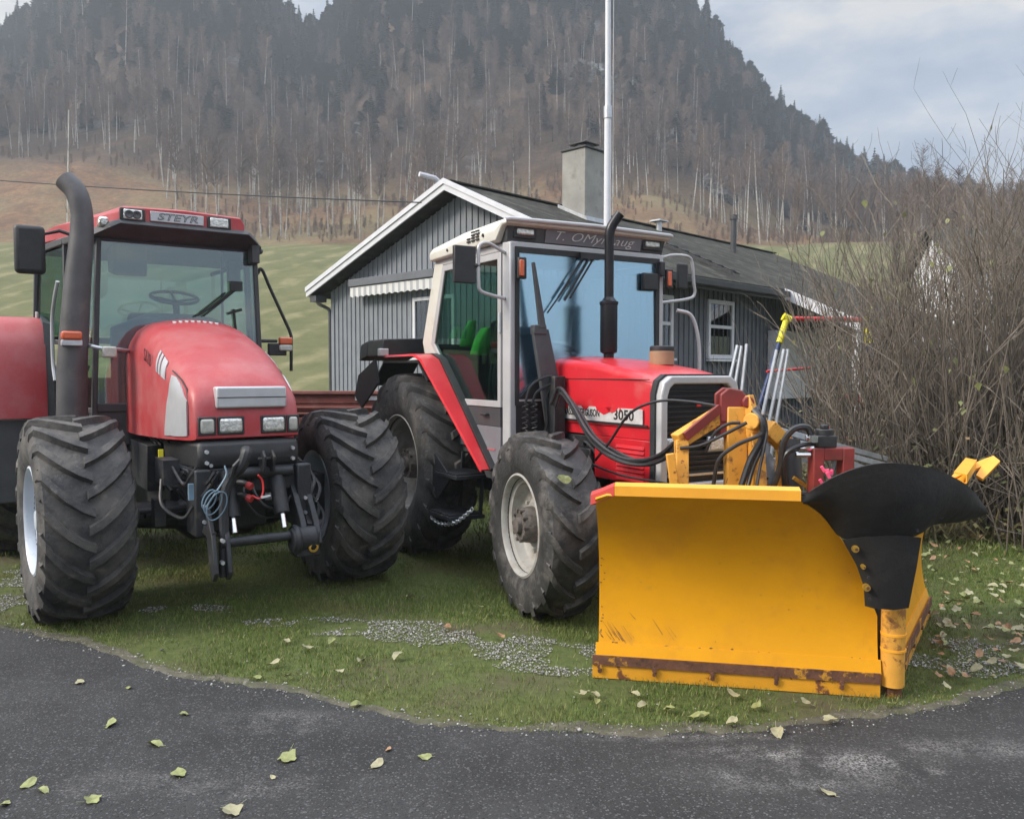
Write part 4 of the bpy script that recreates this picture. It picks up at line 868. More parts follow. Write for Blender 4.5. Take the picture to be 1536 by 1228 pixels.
b = B(); b.box(WX0+.12,WX1,WY0,WY0+.12,-.3,rz_(WY0)-.2).box(WX0+.12,WX1,WY1-.12,WY1,-.3,rz_(WY1)-.2)
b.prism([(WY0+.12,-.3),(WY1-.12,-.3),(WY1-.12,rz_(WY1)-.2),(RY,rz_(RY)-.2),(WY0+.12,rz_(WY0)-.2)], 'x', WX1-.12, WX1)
sw = b.build('wall', m_walldark, house); sw['label'] = 'grey long wall with its shade put in the colour'
b = B(); x = WX0+.1
while x < WX1: b.box(x, x+.045, WY0-.022, WY0, -.2, rz_(WY0)-.2); x += .165
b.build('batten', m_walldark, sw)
# roof slabs
b = B()
def slab(b, y0, z0, y1, z1, x0, x1, t):
    b.hexa([(x0,y0,z0-t),(x1,y0,z0-t),(x1,y1,z1-t),(x0,y1,z1-t),(x0,y0,z0),(x1,y0,z0),(x1,y1,z1),(x0,y1,z1)])
slab(b, 0, E0, RY, RZ, .03, Lh, .14); slab(b, RY+.002, RZ, 9.0, EL, .03, Lh, .14); slab(b, -1.5, E0-ED*1.5, -.002, E0-.001, 5.3, Lh, .12)
roof = b.build('roof', m_roof, house)
B().beam((.05,RY,RZ+.01),(Lh,RY,RZ+.01),.2,.03).build('ridge_cap', m_roof, roof, bevel=.005)
bb = B()
for (o, w, zo, t) in ((-.002,.20,.03,.03),(-.030,.10,.05,.028)):
    for (y0, z0, y1, z1) in ((-.02,E0-.01,RY,RZ),(RY,RZ,9.04,EL-.012)):
        bb.hexa([(o-t+.002,y0,z0-w+zo),(o+.002,y0,z0-w+zo),(o+.002,y1,z1-w+zo),(o-t+.002,y1,z1-w+zo),(o-t+.002,y0,z0+zo),(o+.002,y0,z0+zo),(o+.002,y1,z1+zo),(o-t+.002,y1,z1+zo)])
bb.build('bargeboard', m_white, house)
bb = B(); bb.hexa([(5.26,-1.5,E0-ED*1.5-.2),(5.30,-1.5,E0-ED*1.5-.2),(5.30,.0,E0-.2),(5.26,.0,E0-.2),(5.26,-1.5,E0-ED*1.5+.02),(5.30,-1.5,E0-ED*1.5+.02),(5.30,0,E0+.02),(5.26,0,E0+.02)]); bb.build('bargeboard', m_white, house)
b = B(); b.box(.1,5.2,-.10,-.0,E0-.17,E0-.13).box(.05,5.25,-.13,-.09,E0-.16,E0-.05).box(.1,5.2,.0,.03,E0-.22,E0-.12); b.build('gutter', m_blackplastic, house, bevel=.01)
b = B(); b.box(.1,13,9.0,9.12,EL-.18,EL-.06); b.tube(spline([(.25,9.04,EL-.18),(.28,9.0,EL-.32),(.36,8.72,EL-.45),(.36,8.66,EL-.6)],5)+[Vector((.36,8.66,0))], .04, 10); b.build('downpipe', m_darkgrey, house)
b = B(); b.box(.02,.30,8.7,8.95,EL-.30,EL-.16); b.build('soffit', m_darkgrey, house)
def window(par, face, a0, a1, z0, z1, mull='h', curtain=True):
    "window on the gable (face x) or on the long wall (face y)"
    def bx(b, u0, u1, d0, d1, z0, z1): return b.box(WX0-d1, WX0-d0, u0, u1, z0, z1) if face == 'x' else b.box(u0, u1, WY0-d1, WY0-d0, z0, z1)
    f = B(); t = .075
    bx(f, a0, a0+t, .0, .055, z0, z1); bx(f, a1-t, a1, .0, .055, z0, z1); bx(f, a0+t, a1-t, .0, .055, z0, z0+t); bx(f, a0+t, a1-t, .0, .055, z1-t, z1)
    if mull == 'h': bx(f, a0+t, a1-t, .0, .045, (z0+z1)/2-.03+.05, (z0+z1)/2+.03+.05)
    if mull == 'v': bx(f, (a0+a1)/2-.03, (a0+a1)/2+.03, .0, .045, z0+t, z1-t)
    w = f.build('window', m_white, par, bevel=.004)
    bx(B(), a0+.01, a1-.01, .001, .006, z0+.01, z1-.01).build('back_panel', m_inner, w)
    if curtain:
        c = B(); bx(c, a0+t, a0+t+.12, .007, .011, z0+t, z1-t); bx(c, a0+t, a1-t, .007, .012, z1-t-.16, z1-t); c.build('curtain', m_dust2, w)
    bx(B(), a0+t, a1-t, .018, .022, z0+t, z1-t).build('pane', m_winglass, w)
    s = B(); bx(s, a0-.04, a1+.04, .03, .10, z0-.05, z0-.01); s.build('sill', m_white, w)
window(gw, 'x', 4.35, 5.62, 1.95, 3.16, 'v'); window(sw, 'y', 3.06, 3.99, 1.90, 2.99); window(sw, 'y', 1.15, 1.90, 1.90, 2.97)
window(sw, 'y', 7.2, 8.3, 1.5, 2.6)
# awning
aw = B(); aw.box(.10,WX0-.024,4.7,7.55,3.50,3.66); awo = aw.build('awning', m_walldark, house, bevel=.01)
b = B(); n = 60; g = []
for j in range(5):
    r = []
    for i in range(n+1):
        y = 4.72+2.8*i/n; dz = .035*abs(math.sin(i/n*PI*14)) if j == 0 else 0; r.append((.13-.035*math.sin(i/n*PI*28)*.25, y, 3.30+.045*j-dz))
    g.append(r)
m_awn, nt, bs, o_ = newmat('striped canvas'); wv = nt.nodes.new('ShaderNodeTexWave'); wv.bands_direction = 'Y'; wv.inputs['Scale'].default_value = 1.6
nt.links.new(coords(nt), wv.inputs[0]); nt.links.new(mix(nt, ramp(nt, wv.outputs[0], [(.45,0.),(.55,1.)]), (.62,.62,.60), (.36,.37,.39)), bs.inputs['Base Color']); bs.inputs['Roughness'].default_value = .8
B().sheet(g, .006).build('valance', m_awn, awo, ang=60)
# chimney
b = B(); b.box(3.02,3.72,3.30,3.92,4.5,6.28); ch = b.build('chimney', m_concrete, roof, bevel=.012)
b = B(); b.box(2.99,3.75,3.27,3.95,6.28,6.32).box(3.15,3.6,3.4,3.82,6.32,6.38); b.cyl((3.37,3.6,6.38),(3.37,3.6,6.43),.2,16).box(3.14,3.60,3.38,3.84,6.43,6.46); b.build('chimney_cap', m_blackplastic, ch, bevel=.008)
b = B(); b.hexa([(2.97,3.24,4.77),(3.02,3.24,4.77),(3.02,4.0,5.12),(2.97,4.0,5.12),(2.97,3.24,4.85),(3.02,3.24,4.85),(3.02,4.0,5.20),(2.97,4.0,5.20)]).box(2.97,3.83,3.22,3.30,4.72,4.86); b.build('flashing', m_galv, ch)
# roof ladder, vents
b = B(); x0, x1 = 3.80, 4.08
for x in (x0, x1): b.beam((x,.35,rz_(.35)+.07),(x,2.35,rz_(2.35)+.07),.03,.04)
for k in range(8):
    y = .45+k*.26; b.beam((x0,y,rz_(y)+.09),(x1,y,rz_(y)+.09),.03,.03)
b.build('roof_ladder', m_blackplastic, roof)
b = B(); z = rz_(3.03); b.cyl((8.64,3.03,z-.1),(8.64,3.03,z+.82),.075,16); b.cyl((8.64,3.03,z+.82),(8.64,3.03,z+.93),.10,16); b.build('vent_pipe', m_darkgrey, roof)
b = B(); z = rz_(4.0); b.cyl((6.6,3.9,z-.1),(6.6,3.9,z+.16),.07,12).box(6.42,6.78,3.75,4.05,z+.16,z+.19); b.build('vent_cowl', m_galv, roof)
b = B(); b.tube([(.2,RY+.3,RZ+.0),(.05,RY+.35,RZ+.12),(-.25,RY+.45,RZ+.16)], .05, 8); b.build('antenna_arm', m_white, roof)
# porch posts
for (x, y) in ((5.5,-1.35),(8.5,-1.35)):
    B().box(x-.07,x+.07,y-.07,y+.07,0,E0-ED*1.35-.16).build('porch_post', m_white, house, bevel=.01)
b = B(); b.box(5.4,12.8,.2,.42,1.1,2.5).box(10,12.8,-1.4,-1.3,0,2.4); b.build('porch_panel', m_white, house, bevel=.01)
bpy.context.view_layer.update()

# ================================================================= FLAGPOLE, WIRE, TRAILER, PLAY THINGS
fp = at(911, 330, 11.9); 
b = B(); b.tube([(0,0,0),(0,0,3.2),(0,0,5.30)], [.056,.053,.050], 20); b.tube([(0,0,5.30),(0,0,5.42)], [.058,.056], 20); b.tube([(0,0,5.40),(-.02,0,10.5)], [.042,.032], 20); b.lathe([(10.5,.038),(10.52,.07),(10.6,.07),(10.66,.001)], 16, 'z', (-.02,0,0))
pole = thing('flagpole', 'tall white flagpole rising behind the silver cab and in front of the chimney', 'flagpole', (fp.x, 11.9, 0)); b.build('pole', m_pole, pole)
B().tube([(.075,-.02,1.0),(.07,-.02,10.4)], .004, 5).build('halyard', m_dust2, pole)
B().tube([(0,0,5.28),(0,0,5.45)], .061, 20).build('collar', m_galv, pole)
a0, a1 = at(-900, 130, 38), at(632, 304, 14.6)
pts = [a0.lerp(a1, t)+Vector((0,0,-1.0*4*t*(1-t)*.9)) for t in [i/24 for i in range(25)]]
w = B().tube(pts, .013, 5).build('power_cable', m_blackplastic); tag(w, 'thin dark overhead cable sagging across the field to the house gable', 'cable')
# trailer between the tractors
tr = thing('flatbed_trailer', 'low rusty red trailer side seen between the two tractors in front of the house', 'trailer', (-1.6, 9.9, 0), R(-1))
b = B(); b.box(-2.4,2.6,0,.05,1.27,1.42).box(-2.4,2.6,.01,.045,1.12,1.27); b.build('side_board', m_trailer, tr, bevel=.006)
b = B(); b.box(-2.4,2.6,-.035,.0,1.385,1.425).box(-2.4,2.6,-.03,-.002,1.215,1.235).box(-2.4,.0,-.025,-.002,1.14,1.16).box(.35,2.6,-.025,-.002,1.14,1.16)
for x in (-1.4,.15,1.7): b.prism([(x-.25,1.15),(x-.12,1.15),(x-.04,1.20),(x+.08,1.20),(x+.16,1.15),(x+.28,1.15),(x+.28,1.135),(x+.14,1.135),(x+.06,1.185),(x-.02,1.185),(x-.10,1.135),(x-.25,1.135)], 'y', -.03, -.002)
b.build('rail', mat('faded rail', (.26,.10,.085), .7, var=.25, scale=4, bump=.3, bscale=30), tr, bevel=.004)
b = B(); b.box(-2.4,2.6,.05,2.0,1.20,1.26).box(-2.4,2.6,-.01,.12,.86,1.10).box(-2.3,2.5,.8,.95,.7,1.2); b.build('bed', m_trailer, tr, bevel=.006)
b = B(); b.box(-.3,.0,-.02,.0,1.31,1.36); b.build('latch', m_galv, tr)
for x in (-1.2, .0):
    b = B(); b.lathe([(-.1,.2),(-.12,.40),(0.,.43),(.12,.40),(.1,.2),(-.1,.2)], 32, 'y', (x,.45,.43)); b.build('wheel', m_rubber, tr)
# low picket fence far behind
b = B(); 
for i in range(30): b.box(i*.42,i*.42+.16,0,.05,0,.95)
b.box(0,12.6,.05,.08,.5,.6); f = b.build('picket_fence', m_darkgrey); f.location = at(395, 600, 30).to_2d().to_3d(); f.location.z = 0; f.rotation_euler.z = .03
tag(f, 'low dark picket fence at the foot of the mown field left of the house', 'fence')
# white car behind the left fender
car = thing('parked_car', 'white car mostly hidden behind the fender of the left tractor', 'car', (-7.9, 11.0, 0), R(20))
b = B(); b.loft([[(x,-.8*k,.28),(x,-.85*k,.7),(x,-.8*k,h),(x,.8*k,h),(x,.85*k,.7),(x,.8*k,.28)] for x, h, k in ((-2.0,.7,.85),(-1.9,.9,.95),(-.9,1.0,1),(.9,1.0,1),(1.9,.95,.95),(2.05,.7,.85))]); b.build('body', mat('white car paint', (.6,.6,.62), .3, coat=.5), car, bevel=.04, seg=3)
b = B(); b.loft([[(-1.0,-.78,.98),(-1.0,.78,.98),(1.7,.78,.98),(1.7,-.78,.98)], [(-.3,-.62,1.5),(-.3,.62,1.5),(1.3,.62,1.5),(1.3,-.62,1.5)]]); b.build('cabin_glass', m_winglass, car, bevel=.03)
b = B(); b.box(-.32,1.32,-.64,.64,1.49,1.54)
for s in (-1,1): b.beam((-1.02,s*.78,.98),(-.3,s*.63,1.51),.05,.05); b.beam((1.72,s*.78,.98),(1.3,s*.63,1.51),.06,.06)
b.build('roof', car.children[0].data.materials[0], car, bevel=.02)
for x in (-1.3,1.3):
    for s in (-1,1):
        b = B(); b.lathe([(-.1,.18),(-.11,.22),(-.1,.32),(.1,.32),(.11,.22),(.1,.18),(-.1,.18)], 24, 'y', (x,s*.80,.32)); b.lathe([(-.09,.001),(-.09,.19),(.09,.19),(.09,.001)], 20, 'y', (x,s*.80,.32)); b.build('wheel', m_rubber, car)
# swing set
ss = thing('swing_set', 'childrens swing set with red top bar, yellow joints and blue legs by the bushes', 'swing set', at(1235, 560, 11.5).to_2d().to_3d())
def sl(u, v, Y): return at(u, v, Y)-ss.location
tl, trr = sl(1180, 478, 11.2), sl(1298, 480, 11.6)
B().tube([tl, trr], .035, 12).build('top_bar', m_redpaint, ss)
for c, sgn in ((tl, -1), (trr, 1)):
    B().tube([c+Vector((-.05,0,.03)), c+Vector((.05,0,-.02))], .055, 12).build('joint', m_yelpaint, ss)
    for dx, dy in ((-.95 if sgn < 0 else .25, -.75), (-.35 if sgn < 0 else .75, .95)):
        B().tube([c, Vector((c.x+dx, c.y+dy, 0))], .03, 10).build('leg', m_bluepaint, ss)
        B().tube([c, c.lerp(Vector((c.x+dx, c.y+dy, 0)), .14)], .042, 10).build('joint', m_yelpaint, ss)
bx0, bx1 = c, c
B().tube([sl(1150,557,10.9), sl(1215,552,11.2)], .018, 8).build('brace', m_redpaint, ss)
for (u, col) in ((1295, m_redpaint),):
    st = sl(u, 606, 11.4); b = B(); b.sheet([[st+Vector((x,y,.04*(abs(x)/.2)**2+(0 if y < .1 else .1))) for x in (-.2,-.1,0,.1,.2)] for y in (-.12,0,.12,.2)], .025); b.build('seat', col, ss)
    b = B(); b.tube([st+Vector((-.2,0,.05)), Vector((st.x-.2, tl.y+.3, tl.z))], .008, 5).tube([st+Vector((.2,0,.05)), Vector((st.x+.2, tl.y+.3, tl.z))], .008, 5); b.build('rope', m_darkgrey, ss)
B().tube([sl(1222,660,10.5), sl(1312,655,10.9)], .02, 8).build('foot_bar', m_redpaint, ss)
B().tube([sl(1245,640,10.6), sl(1247,668,10.6)], .03, 8).build('foot_joint', m_redpaint, ss)
# leaning steel poles
for i, (u0, v0, u1, v1, Y) in enumerate(((1090,590,1106,518,8.8),(1100,592,1112,519,8.8),(1112,592,1120,516,8.8),(1140,640,1165,525,8.4),(1152,640,1176,524,8.4),(1162,648,1182,524,8.4))):
    a, c = at(u0, v0, Y), at(u1, v1, Y+.1); d = (c-a).normalized(); a = a-d*(a.z/d.z)
    o = B().tube([a-Vector((a.x,a.y,0)), c-Vector((a.x,a.y,0))], .018, 8).build('steel_pole', m_galv); o.location = (a.x, a.y, 0)
    tag(o, ['leftmost slim pole behind the tractor grille', 'middle slim pole behind the tractor grille', 'rightmost slim pole behind the tractor grille', 'long slim pole nearest the red plow bracket, left of three', 'long slim pole standing in the middle of three above the plow arm', 'long slim pole standing furthest right above the plow arm'][i], 'pole', 'bright steel poles leaning behind the plow')
for i, (u0, v0, u1, v1, Y) in enumerate(((1150,640,1330,688,7.4),(1152,652,1345,702,7.2),(1180,662,1325,712,7.0))):
    a, c = at(u0, v0, Y), at(u1, v1, Y+.6); o = B().beam((0,0,0), c-a, .03, .05).build('aluminium_rail', m_galv, bevel=.004); o.location = a
    tag(o, ['uppermost bright aluminium rail lying behind the plow', 'middle bright aluminium rail lying behind the plow', 'lowest bright aluminium rail lying behind the plow'][i], 'rail', 'aluminium rails behind the plow')
# trestle that carries the rails
ts = thing('sawhorse', 'plain trestle holding up the aluminium rails behind the plow', 'trestle', (2.7, 7.5, 0), R(40))
B().beam((-.5,0,.86),(.7,0,.86),.08,.06).build('top_beam', m_galv, ts)
for x in (-.4,.6):
    for y in (-.25,.25): B().beam((x,0,.84),(x,y,0),.05,.03).build('leg', m_galv, ts)
# white house beyond the hedge
wh = thing('house', 'pale house half hidden behind the bare hedge', 'house', (at(1590, 560, 34).x, 34, 1.3), R(-8))
b = B(); b.box(-4,6,0,6,-2.3,5.0).prism([(0,5.0),(6,5.0),(3,6.6)], 'x', -4, 6); w1 = b.build('wall', m_white, wh)
b = B(); b.hexa([(-4.4,-.5,4.85),(6.4,-.5,4.85),(6.4,3,6.75),(-4.4,3,6.75),(-4.4,-.5,5.0),(6.4,-.5,5.0),(6.4,3,6.9),(-4.4,3,6.9)]).hexa([(-4.4,3,6.75),(6.4,3,6.75),(6.4,6.5,4.85),(-4.4,6.5,4.85),(-4.4,3,6.9),(6.4,3,6.9),(6.4,6.5,5.0),(-4.4,6.5,5.0)]); b.build('roof', m_roof, wh)
for x in (-2.6, .4, 3.2):
    f = B().box(x,x+1.3,-.06,-.0,3.0,4.3).build('window', m_white, w1); B().box(x+.1,x+1.2,-.07,-.062,3.1,4.2).build('pane', m_inner, f)
# ================================================================= GROUND, HILL
rng = np.random.default_rng(5)
def vnoise(x, y, s, seed=0):
    "smooth value noise on arrays"
    x = np.asarray(x, float)/s+seed*17.3; y = np.asarray(y, float)/s+seed*9.1
    xi, yi = np.floor(x), np.floor(y); fx, fy = x-xi, y-yi; fx = fx*fx*(3-2*fx); fy = fy*fy*(3-2*fy)
    h = lambda a, b: np.modf(np.abs(np.sin(a*127.1+b*311.7)*43758.5453))[0]
    return (h(xi,yi)*(1-fx)+h(xi+1,yi)*fx)*(1-fy)+(h(xi,yi+1)*(1-fx)+h(xi+1,yi+1)*fx)*fy
SKX = [-1500,-700,-200,0,60,120,200,380,420,450,478,510,560,650,900,985,1030,1080,1110,1170,1220,1290,1340,1400,1550,1900,2600]
SKV = [170,150,125,100,58,5,-90,-60,45,78,82,48,-60,-110,-110,-20,35,100,135,212,240,278,300,322,330,345,380]
def H(X, Y):
    X = np.asarray(X, float); Y = np.asarray(Y, float)
    u = 768+1226*X/np.maximum(Y, 8.)
    vs = np.interp(u, SKX, SKV); zs = 1.65+(558-vs)/1226*232
    zf = 19.0+1.2*(vnoise(X, Y*0, 30)-.5)                      # top of the mown field
    hh = np.interp(u, [-300,0,250,420,620,900,1000,1150,1300,1500], [41,41,39,31,33,35,34,26,23,22])
    z = np.where(Y < 52, 0, 0.)
    t = np.clip((Y-52)/60, 0, 1); t2 = t*t*(3-2*t)*.35+t*.65
    z = np.where(Y >= 52, zf*t2, z)
    t = np.clip((Y-112)/38, 0, 1); z = np.where(Y >= 112, zf+(hh-zf)*t, z)
    t = np.clip((Y-150)/82, 0, 1); z = np.where(Y >= 150, hh+(zs-hh)*(t*.75+.25*t*t), z)
    z = np.where(Y >= 232, zs-(Y-232)*.25, z)
    amp = np.clip((Y-108)/40, 0, 1)*4.0
    z = z+amp*(vnoise(X, Y, 14, 1)-.5)+amp*.4*(vnoise(X, Y, 5, 2)-.5)
    z = z+np.clip((Y-55)/40, 0, 1)*.5*(vnoise(X, Y, 9, 3)-.5)
    return z
ys = np.concatenate([[-160,-80,-40,-20,-10,-4,0,3,6,9,12,16,20,25,30,36,42,48,52], np.arange(54,112,2), np.arange(112,236,1.6), [238,245,260,290,340,420]])
As = np.concatenate([np.linspace(-3,-1.0,20), np.linspace(-.98,.98,230), np.linspace(1.0,3,20)])
Yg, Ag = np.meshgrid(ys, As, indexing='ij'); Xg = Ag*(np.maximum(Yg, 0)+22)
Zg = H(Xg, Yg)
V = np.stack([Xg, Yg, Zg], -1).reshape(-1, 3); nr, nc = Yg.shape
i, j = np.meshgrid(np.arange(nr-1), np.arange(nc-1), indexing='ij'); q = (i*nc+j).ravel()
F = np.stack([q, q+1, q+nc+1, q+nc], 1)
m_ground, nt, bs, o_ = newmat('ground cover')
geo = nt.nodes.new('ShaderNodeNewGeometry'); pos = geo.outputs['Position']
sep = nt.nodes.new('ShaderNodeSeparateXYZ'); nt.links.new(pos, sep.inputs[0])
def mth(op, a, b=None, c=None):
    n = nt.nodes.new('ShaderNodeMath'); n.operation = op
    for k, v in enumerate((a, b, c)):
        if v is None: continue
        if isinstance(v, (int, float)): n.inputs[k].default_value = v
        else: nt.links.new(v, n.inputs[k])
    return n.outputs[0]
def sstep(x, a, b):
    n = nt.nodes.new('ShaderNodeMapRange'); n.interpolation_type = 'SMOOTHSTEP'; n.inputs[1].default_value = a; n.inputs[2].default_value = b; nt.links.new(x, n.inputs[0]); return n.outputs[0]
n1 = noise(nt, pos, .9, 6, .6); n2 = noise(nt, pos, 14, 6, .7); n3 = noise(nt, pos, .05, 5, .6); n4 = noise(nt, pos, .35, 6, .65)
lawn = mix(nt, ramp(nt, n2, [(.3,0.),(.7,1.)]), (.055,.072,.024), (.11,.13,.045))
lawn = mix(nt, ramp(nt, n1, [(.50,0.),(.66,1.)]), lawn, (.095,.078,.052))
# mown field with long wavering swaths
mp = nt.nodes.new('ShaderNodeMapping'); mp.inputs['Rotation'].default_value = (0,0,R(-66)); nt.links.new(pos, mp.inputs[0])
wv = nt.nodes.new('ShaderNodeTexWave'); wv.bands_direction = 'Y'; wv.inputs['Scale'].default_value = .075; wv.inputs['Distortion'].default_value = 6; wv.inputs['Detail'].default_value = 4; wv.inputs['Detail Scale'].default_value = 1.2; wv.inputs['Detail Roughness'].default_value = .6
nt.links.new(mp.outputs[0], wv.inputs[0])
field = mix(nt, ramp(nt, n4, [(.3,0.),(.7,1.)]), (.090,.098,.036), (.145,.140,.060))
field = mix(nt, ramp(nt, noise(nt, pos, 1.1, 8, .8), [(.35,0.),(.65,1.)]), mix(nt, .35, field, (.05,.055,.02)), field)
field = mix(nt, mth('MULTIPLY', ramp(nt, wv.outputs[0], [(.6,0.),(.95,1.)]), ramp(nt, n4, [(.38,.0),(.62,.5)])), field, (.25,.22,.12))
heath = mix(nt, ramp(nt, n4, [(.35,0.),(.65,1.)]), (.11,.062,.034), (.21,.118,.056))
heath = mix(nt, ramp(nt, n3, [(.42,0.),(.6,1.)]), heath, (.19,.15,.075))
forest = mix(nt, ramp(nt, n4, [(.35,0.),(.65,1.)]), (.055,.036,.024), (.11,.072,.048))
forest = mix(nt, ramp(nt, noise(nt, pos, .09, 6, .7), [(.60,0.),(.66,1.)]), forest, (.15,.145,.14))
dirtZ = mth('ADD', sep.outputs[2], mth('MULTIPLY', mth('SUBTRACT', n3, .5), 9.0))
fine = noise(nt, pos, 1.4, 8, .75)
heath = mix(nt, ramp(nt, fine, [(.35,0.),(.62,1.)]), mix(nt, .6, heath, (.05,.032,.022)), heath)
forest = mix(nt, ramp(nt, fine, [(.35,0.),(.62,1.)]), mix(nt, .6, forest, (.03,.024,.018)), forest)
c = mix(nt, sstep(sep.outputs[1], 9, 30), lawn, field)
c = mix(nt, sstep(mth('ADD', sep.outputs[2], mth('MULTIPLY', mth('SUBTRACT', n3, .5), 3.0)), 18.2, 19.6), c, heath)
c = mix(nt, sstep(dirtZ, 33., 41.), c, forest)
nt.links.new(c, bs.inputs['Base Color']); bs.inputs['Roughness'].default_value = .95; bs.inputs['Specular IOR Level'].default_value = .15
bn = nt.nodes.new('ShaderNodeBump'); bn.inputs['Strength'].default_value = .5; bn.inputs['Distance'].default_value = .03; nt.links.new(n2, bn.inputs['Height']); nt.links.new(bn.outputs[0], bs.inputs['Normal'])
g_o = mobj('ground', npmesh('ground', V, F, m_ground, True)); tag(g_o, kind='structure')

# ---------------------------------------------------------------- asphalt
EDGE_UV = [(-160,915),(0,938),(100,962),(180,985),(260,1010),(330,1024),(420,1036),(500,1052),(570,1070),(640,1084),(720,1092),(800,1097),(900,1101),(1000,1102),(1080,1101),(1150,1096),(1220,1089),(1300,1080),(1360,1070),(1430,1055),(1480,1044),(1536,1034),(1700,1010)]
edge = [gnd(u, v) for u, v in EDGE_UV]
EX = [p.x for p in edge]; EY = [p.y for p in edge]
edge_fn = lambda x: np.interp(x, EX, EY)
xs = np.concatenate([np.linspace(-30,-5,12), np.linspace(-4.9,5.2,420), np.linspace(5.4,30,12)])
ey = edge_fn(xs)+.07*(vnoise(xs, xs*0, .35, 1)-.5)+.05*(vnoise(xs, xs*0, .07, 2)-.5)+.025*(vnoise(xs, xs*0, .03, 3)-.5)
ey = np.where(xs < -4.5, ey[12]+(-4.5-xs)*.35, ey); ey = np.where(xs > 4.8, np.interp(4.8, xs, ey)+(xs-4.8)*.45, ey)
rows = [ey*0-14, ey*0-2, ey*0+1.0, ey*0+2.2, ey-.35, ey-.12, ey]
zz = [.012,.012,.012,.012,.012,.010,.003]
V = np.concatenate([np.stack([xs, r, np.full_like(xs, z)], 1) for r, z in zip(rows, zz)]); n_ = len(xs)
q = np.concatenate([np.arange(n_-1)+k*n_ for k in range(len(rows)-1)]); F = np.stack([q, q+1, q+n_+1, q+n_], 1)
m_asph, nt, bs, o_ = newmat('asphalt'); geo = nt.nodes.new('ShaderNodeNewGeometry'); pos = geo.outputs['Position']
vo = nt.nodes.new('ShaderNodeTexVoronoi'); vo.inputs['Scale'].default_value = 150; nt.links.new(pos, vo.inputs[0])
vr = nt.nodes.new('ShaderNodeSeparateColor'); nt.links.new(vo.outputs['Color'], vr.inputs[0])
base = mix(nt, ramp(nt, noise(nt, pos, 1.3, 6, .6), [(.35,0.),(.68,1.)]), (.026,.026,.0265), (.046,.046,.0465))
base = mix(nt, ramp(nt, vr.outputs[0], [(.84,0.),(1.,.8)]), base, (.13,.13,.132))
base = mix(nt, ramp(nt, vr.outputs[1], [(.85,0.),(1.,.8)]), base, (.012,.012,.013))
sepp = nt.nodes.new('ShaderNodeSeparateXYZ'); nt.links.new(pos, sepp.inputs[0])
def blob(cx, cy, rx, ry):
    n = nt.nodes.new('ShaderNodeMapping'); n.vector_type = 'POINT'; n.inputs['Location'].default_value = (-cx/rx, -cy/ry, 0); n.inputs['Scale'].default_value = (1/rx, 1/ry, 0)
    nt.links.new(pos, n.inputs[0]); l = nt.nodes.new('ShaderNodeVectorMath'); l.operation = 'LENGTH'; nt.links.new(n.outputs[0], l.inputs[0])
    r = nt.nodes.new('ShaderNodeMapRange'); r.interpolation_type = 'SMOOTHSTEP'; r.inputs[1].default_value = 1.; r.inputs[2].default_value = .1; nt.links.new(l.outputs['Value'], r.inputs[0]); return r.outputs[0]
def mulf(a, b):
    n = nt.nodes.new('ShaderNodeMath'); n.operation = 'MULTIPLY'; nt.links.new(a, n.inputs[0]); nt.links.new(b, n.inputs[1]); return n.outputs[0]
sandn = ramp(nt, noise(nt, pos, 5, 8, .75), [(.42,0.),(.62,1.)]); grain = ramp(nt, noise(nt, pos, 120, 2, .5), [(.40,.0),(.62,1.)])
for (u, v, rx, ry, k) in ((1160,1132,.34,.07,1),(1290,1146,.30,.07,1),(1375,1160,.12,.035,1),(1200,1170,.5,.12,.5),(1440,1125,.35,.10,.6),(1010,1108,.5,.05,.5),(420,1085,.30,.14,.45),(300,1180,.6,.12,.3)):
    P = gnd(u, v); f = mulf(mulf(blob(P.x, P.y, rx*1.5, ry*1.5), sandn), grain)
    sc_ = nt.nodes.new('ShaderNodeMath'); sc_.operation = 'MULTIPLY'; sc_.inputs[1].default_value = k; nt.links.new(f, sc_.inputs[0])
    base = mix(nt, sc_.outputs[0], base, (.34,.33,.32))
nt.links.new(base, bs.inputs['Base Color']); bs.inputs['Roughness'].default_value = .85; bs.inputs['Specular IOR Level'].default_value = .3
bn = nt.nodes.new('ShaderNodeBump'); bn.inputs['Strength'].default_value = .9; bn.inputs['Distance'].default_value = .006; nt.links.new(noise(nt, pos, 130, 3), bn.inputs['Height']); nt.links.new(bn.outputs[0], bs.inputs['Normal'])
r_o = mobj('road', npmesh('road', V, F, m_asph, False)); tag(r_o, kind='structure')
# earthy verge strip beside the asphalt
m_verge = mat('earth verge', (.080,.074,.052), .95, var=.4, scale=9, bump=.6, bscale=60, dirt=[((.20,.18,.15), .55, .7, 25), ((.05,.06,.02), .5, .7, 6)])
wv_ = np.clip(-.03+.15*vnoise(xs, xs*0, .45, 4), .0, 1)+.02*vnoise(xs, xs*0, .06, 5)
V = np.concatenate([np.stack([xs, ey-.02, np.full_like(xs,.002)],1), np.stack([xs, ey+.02, np.full_like(xs,.010)],1), np.stack([xs, ey+wv_, np.full_like(xs,.005)],1)])
q = np.concatenate([np.arange(n_-1)+k*n_ for k in range(2)]); F = np.stack([q, q+1, q+n_+1, q+n_], 1)
tag(mobj('verge', npmesh('verge', V, F, m_verge, True)), kind='structure')

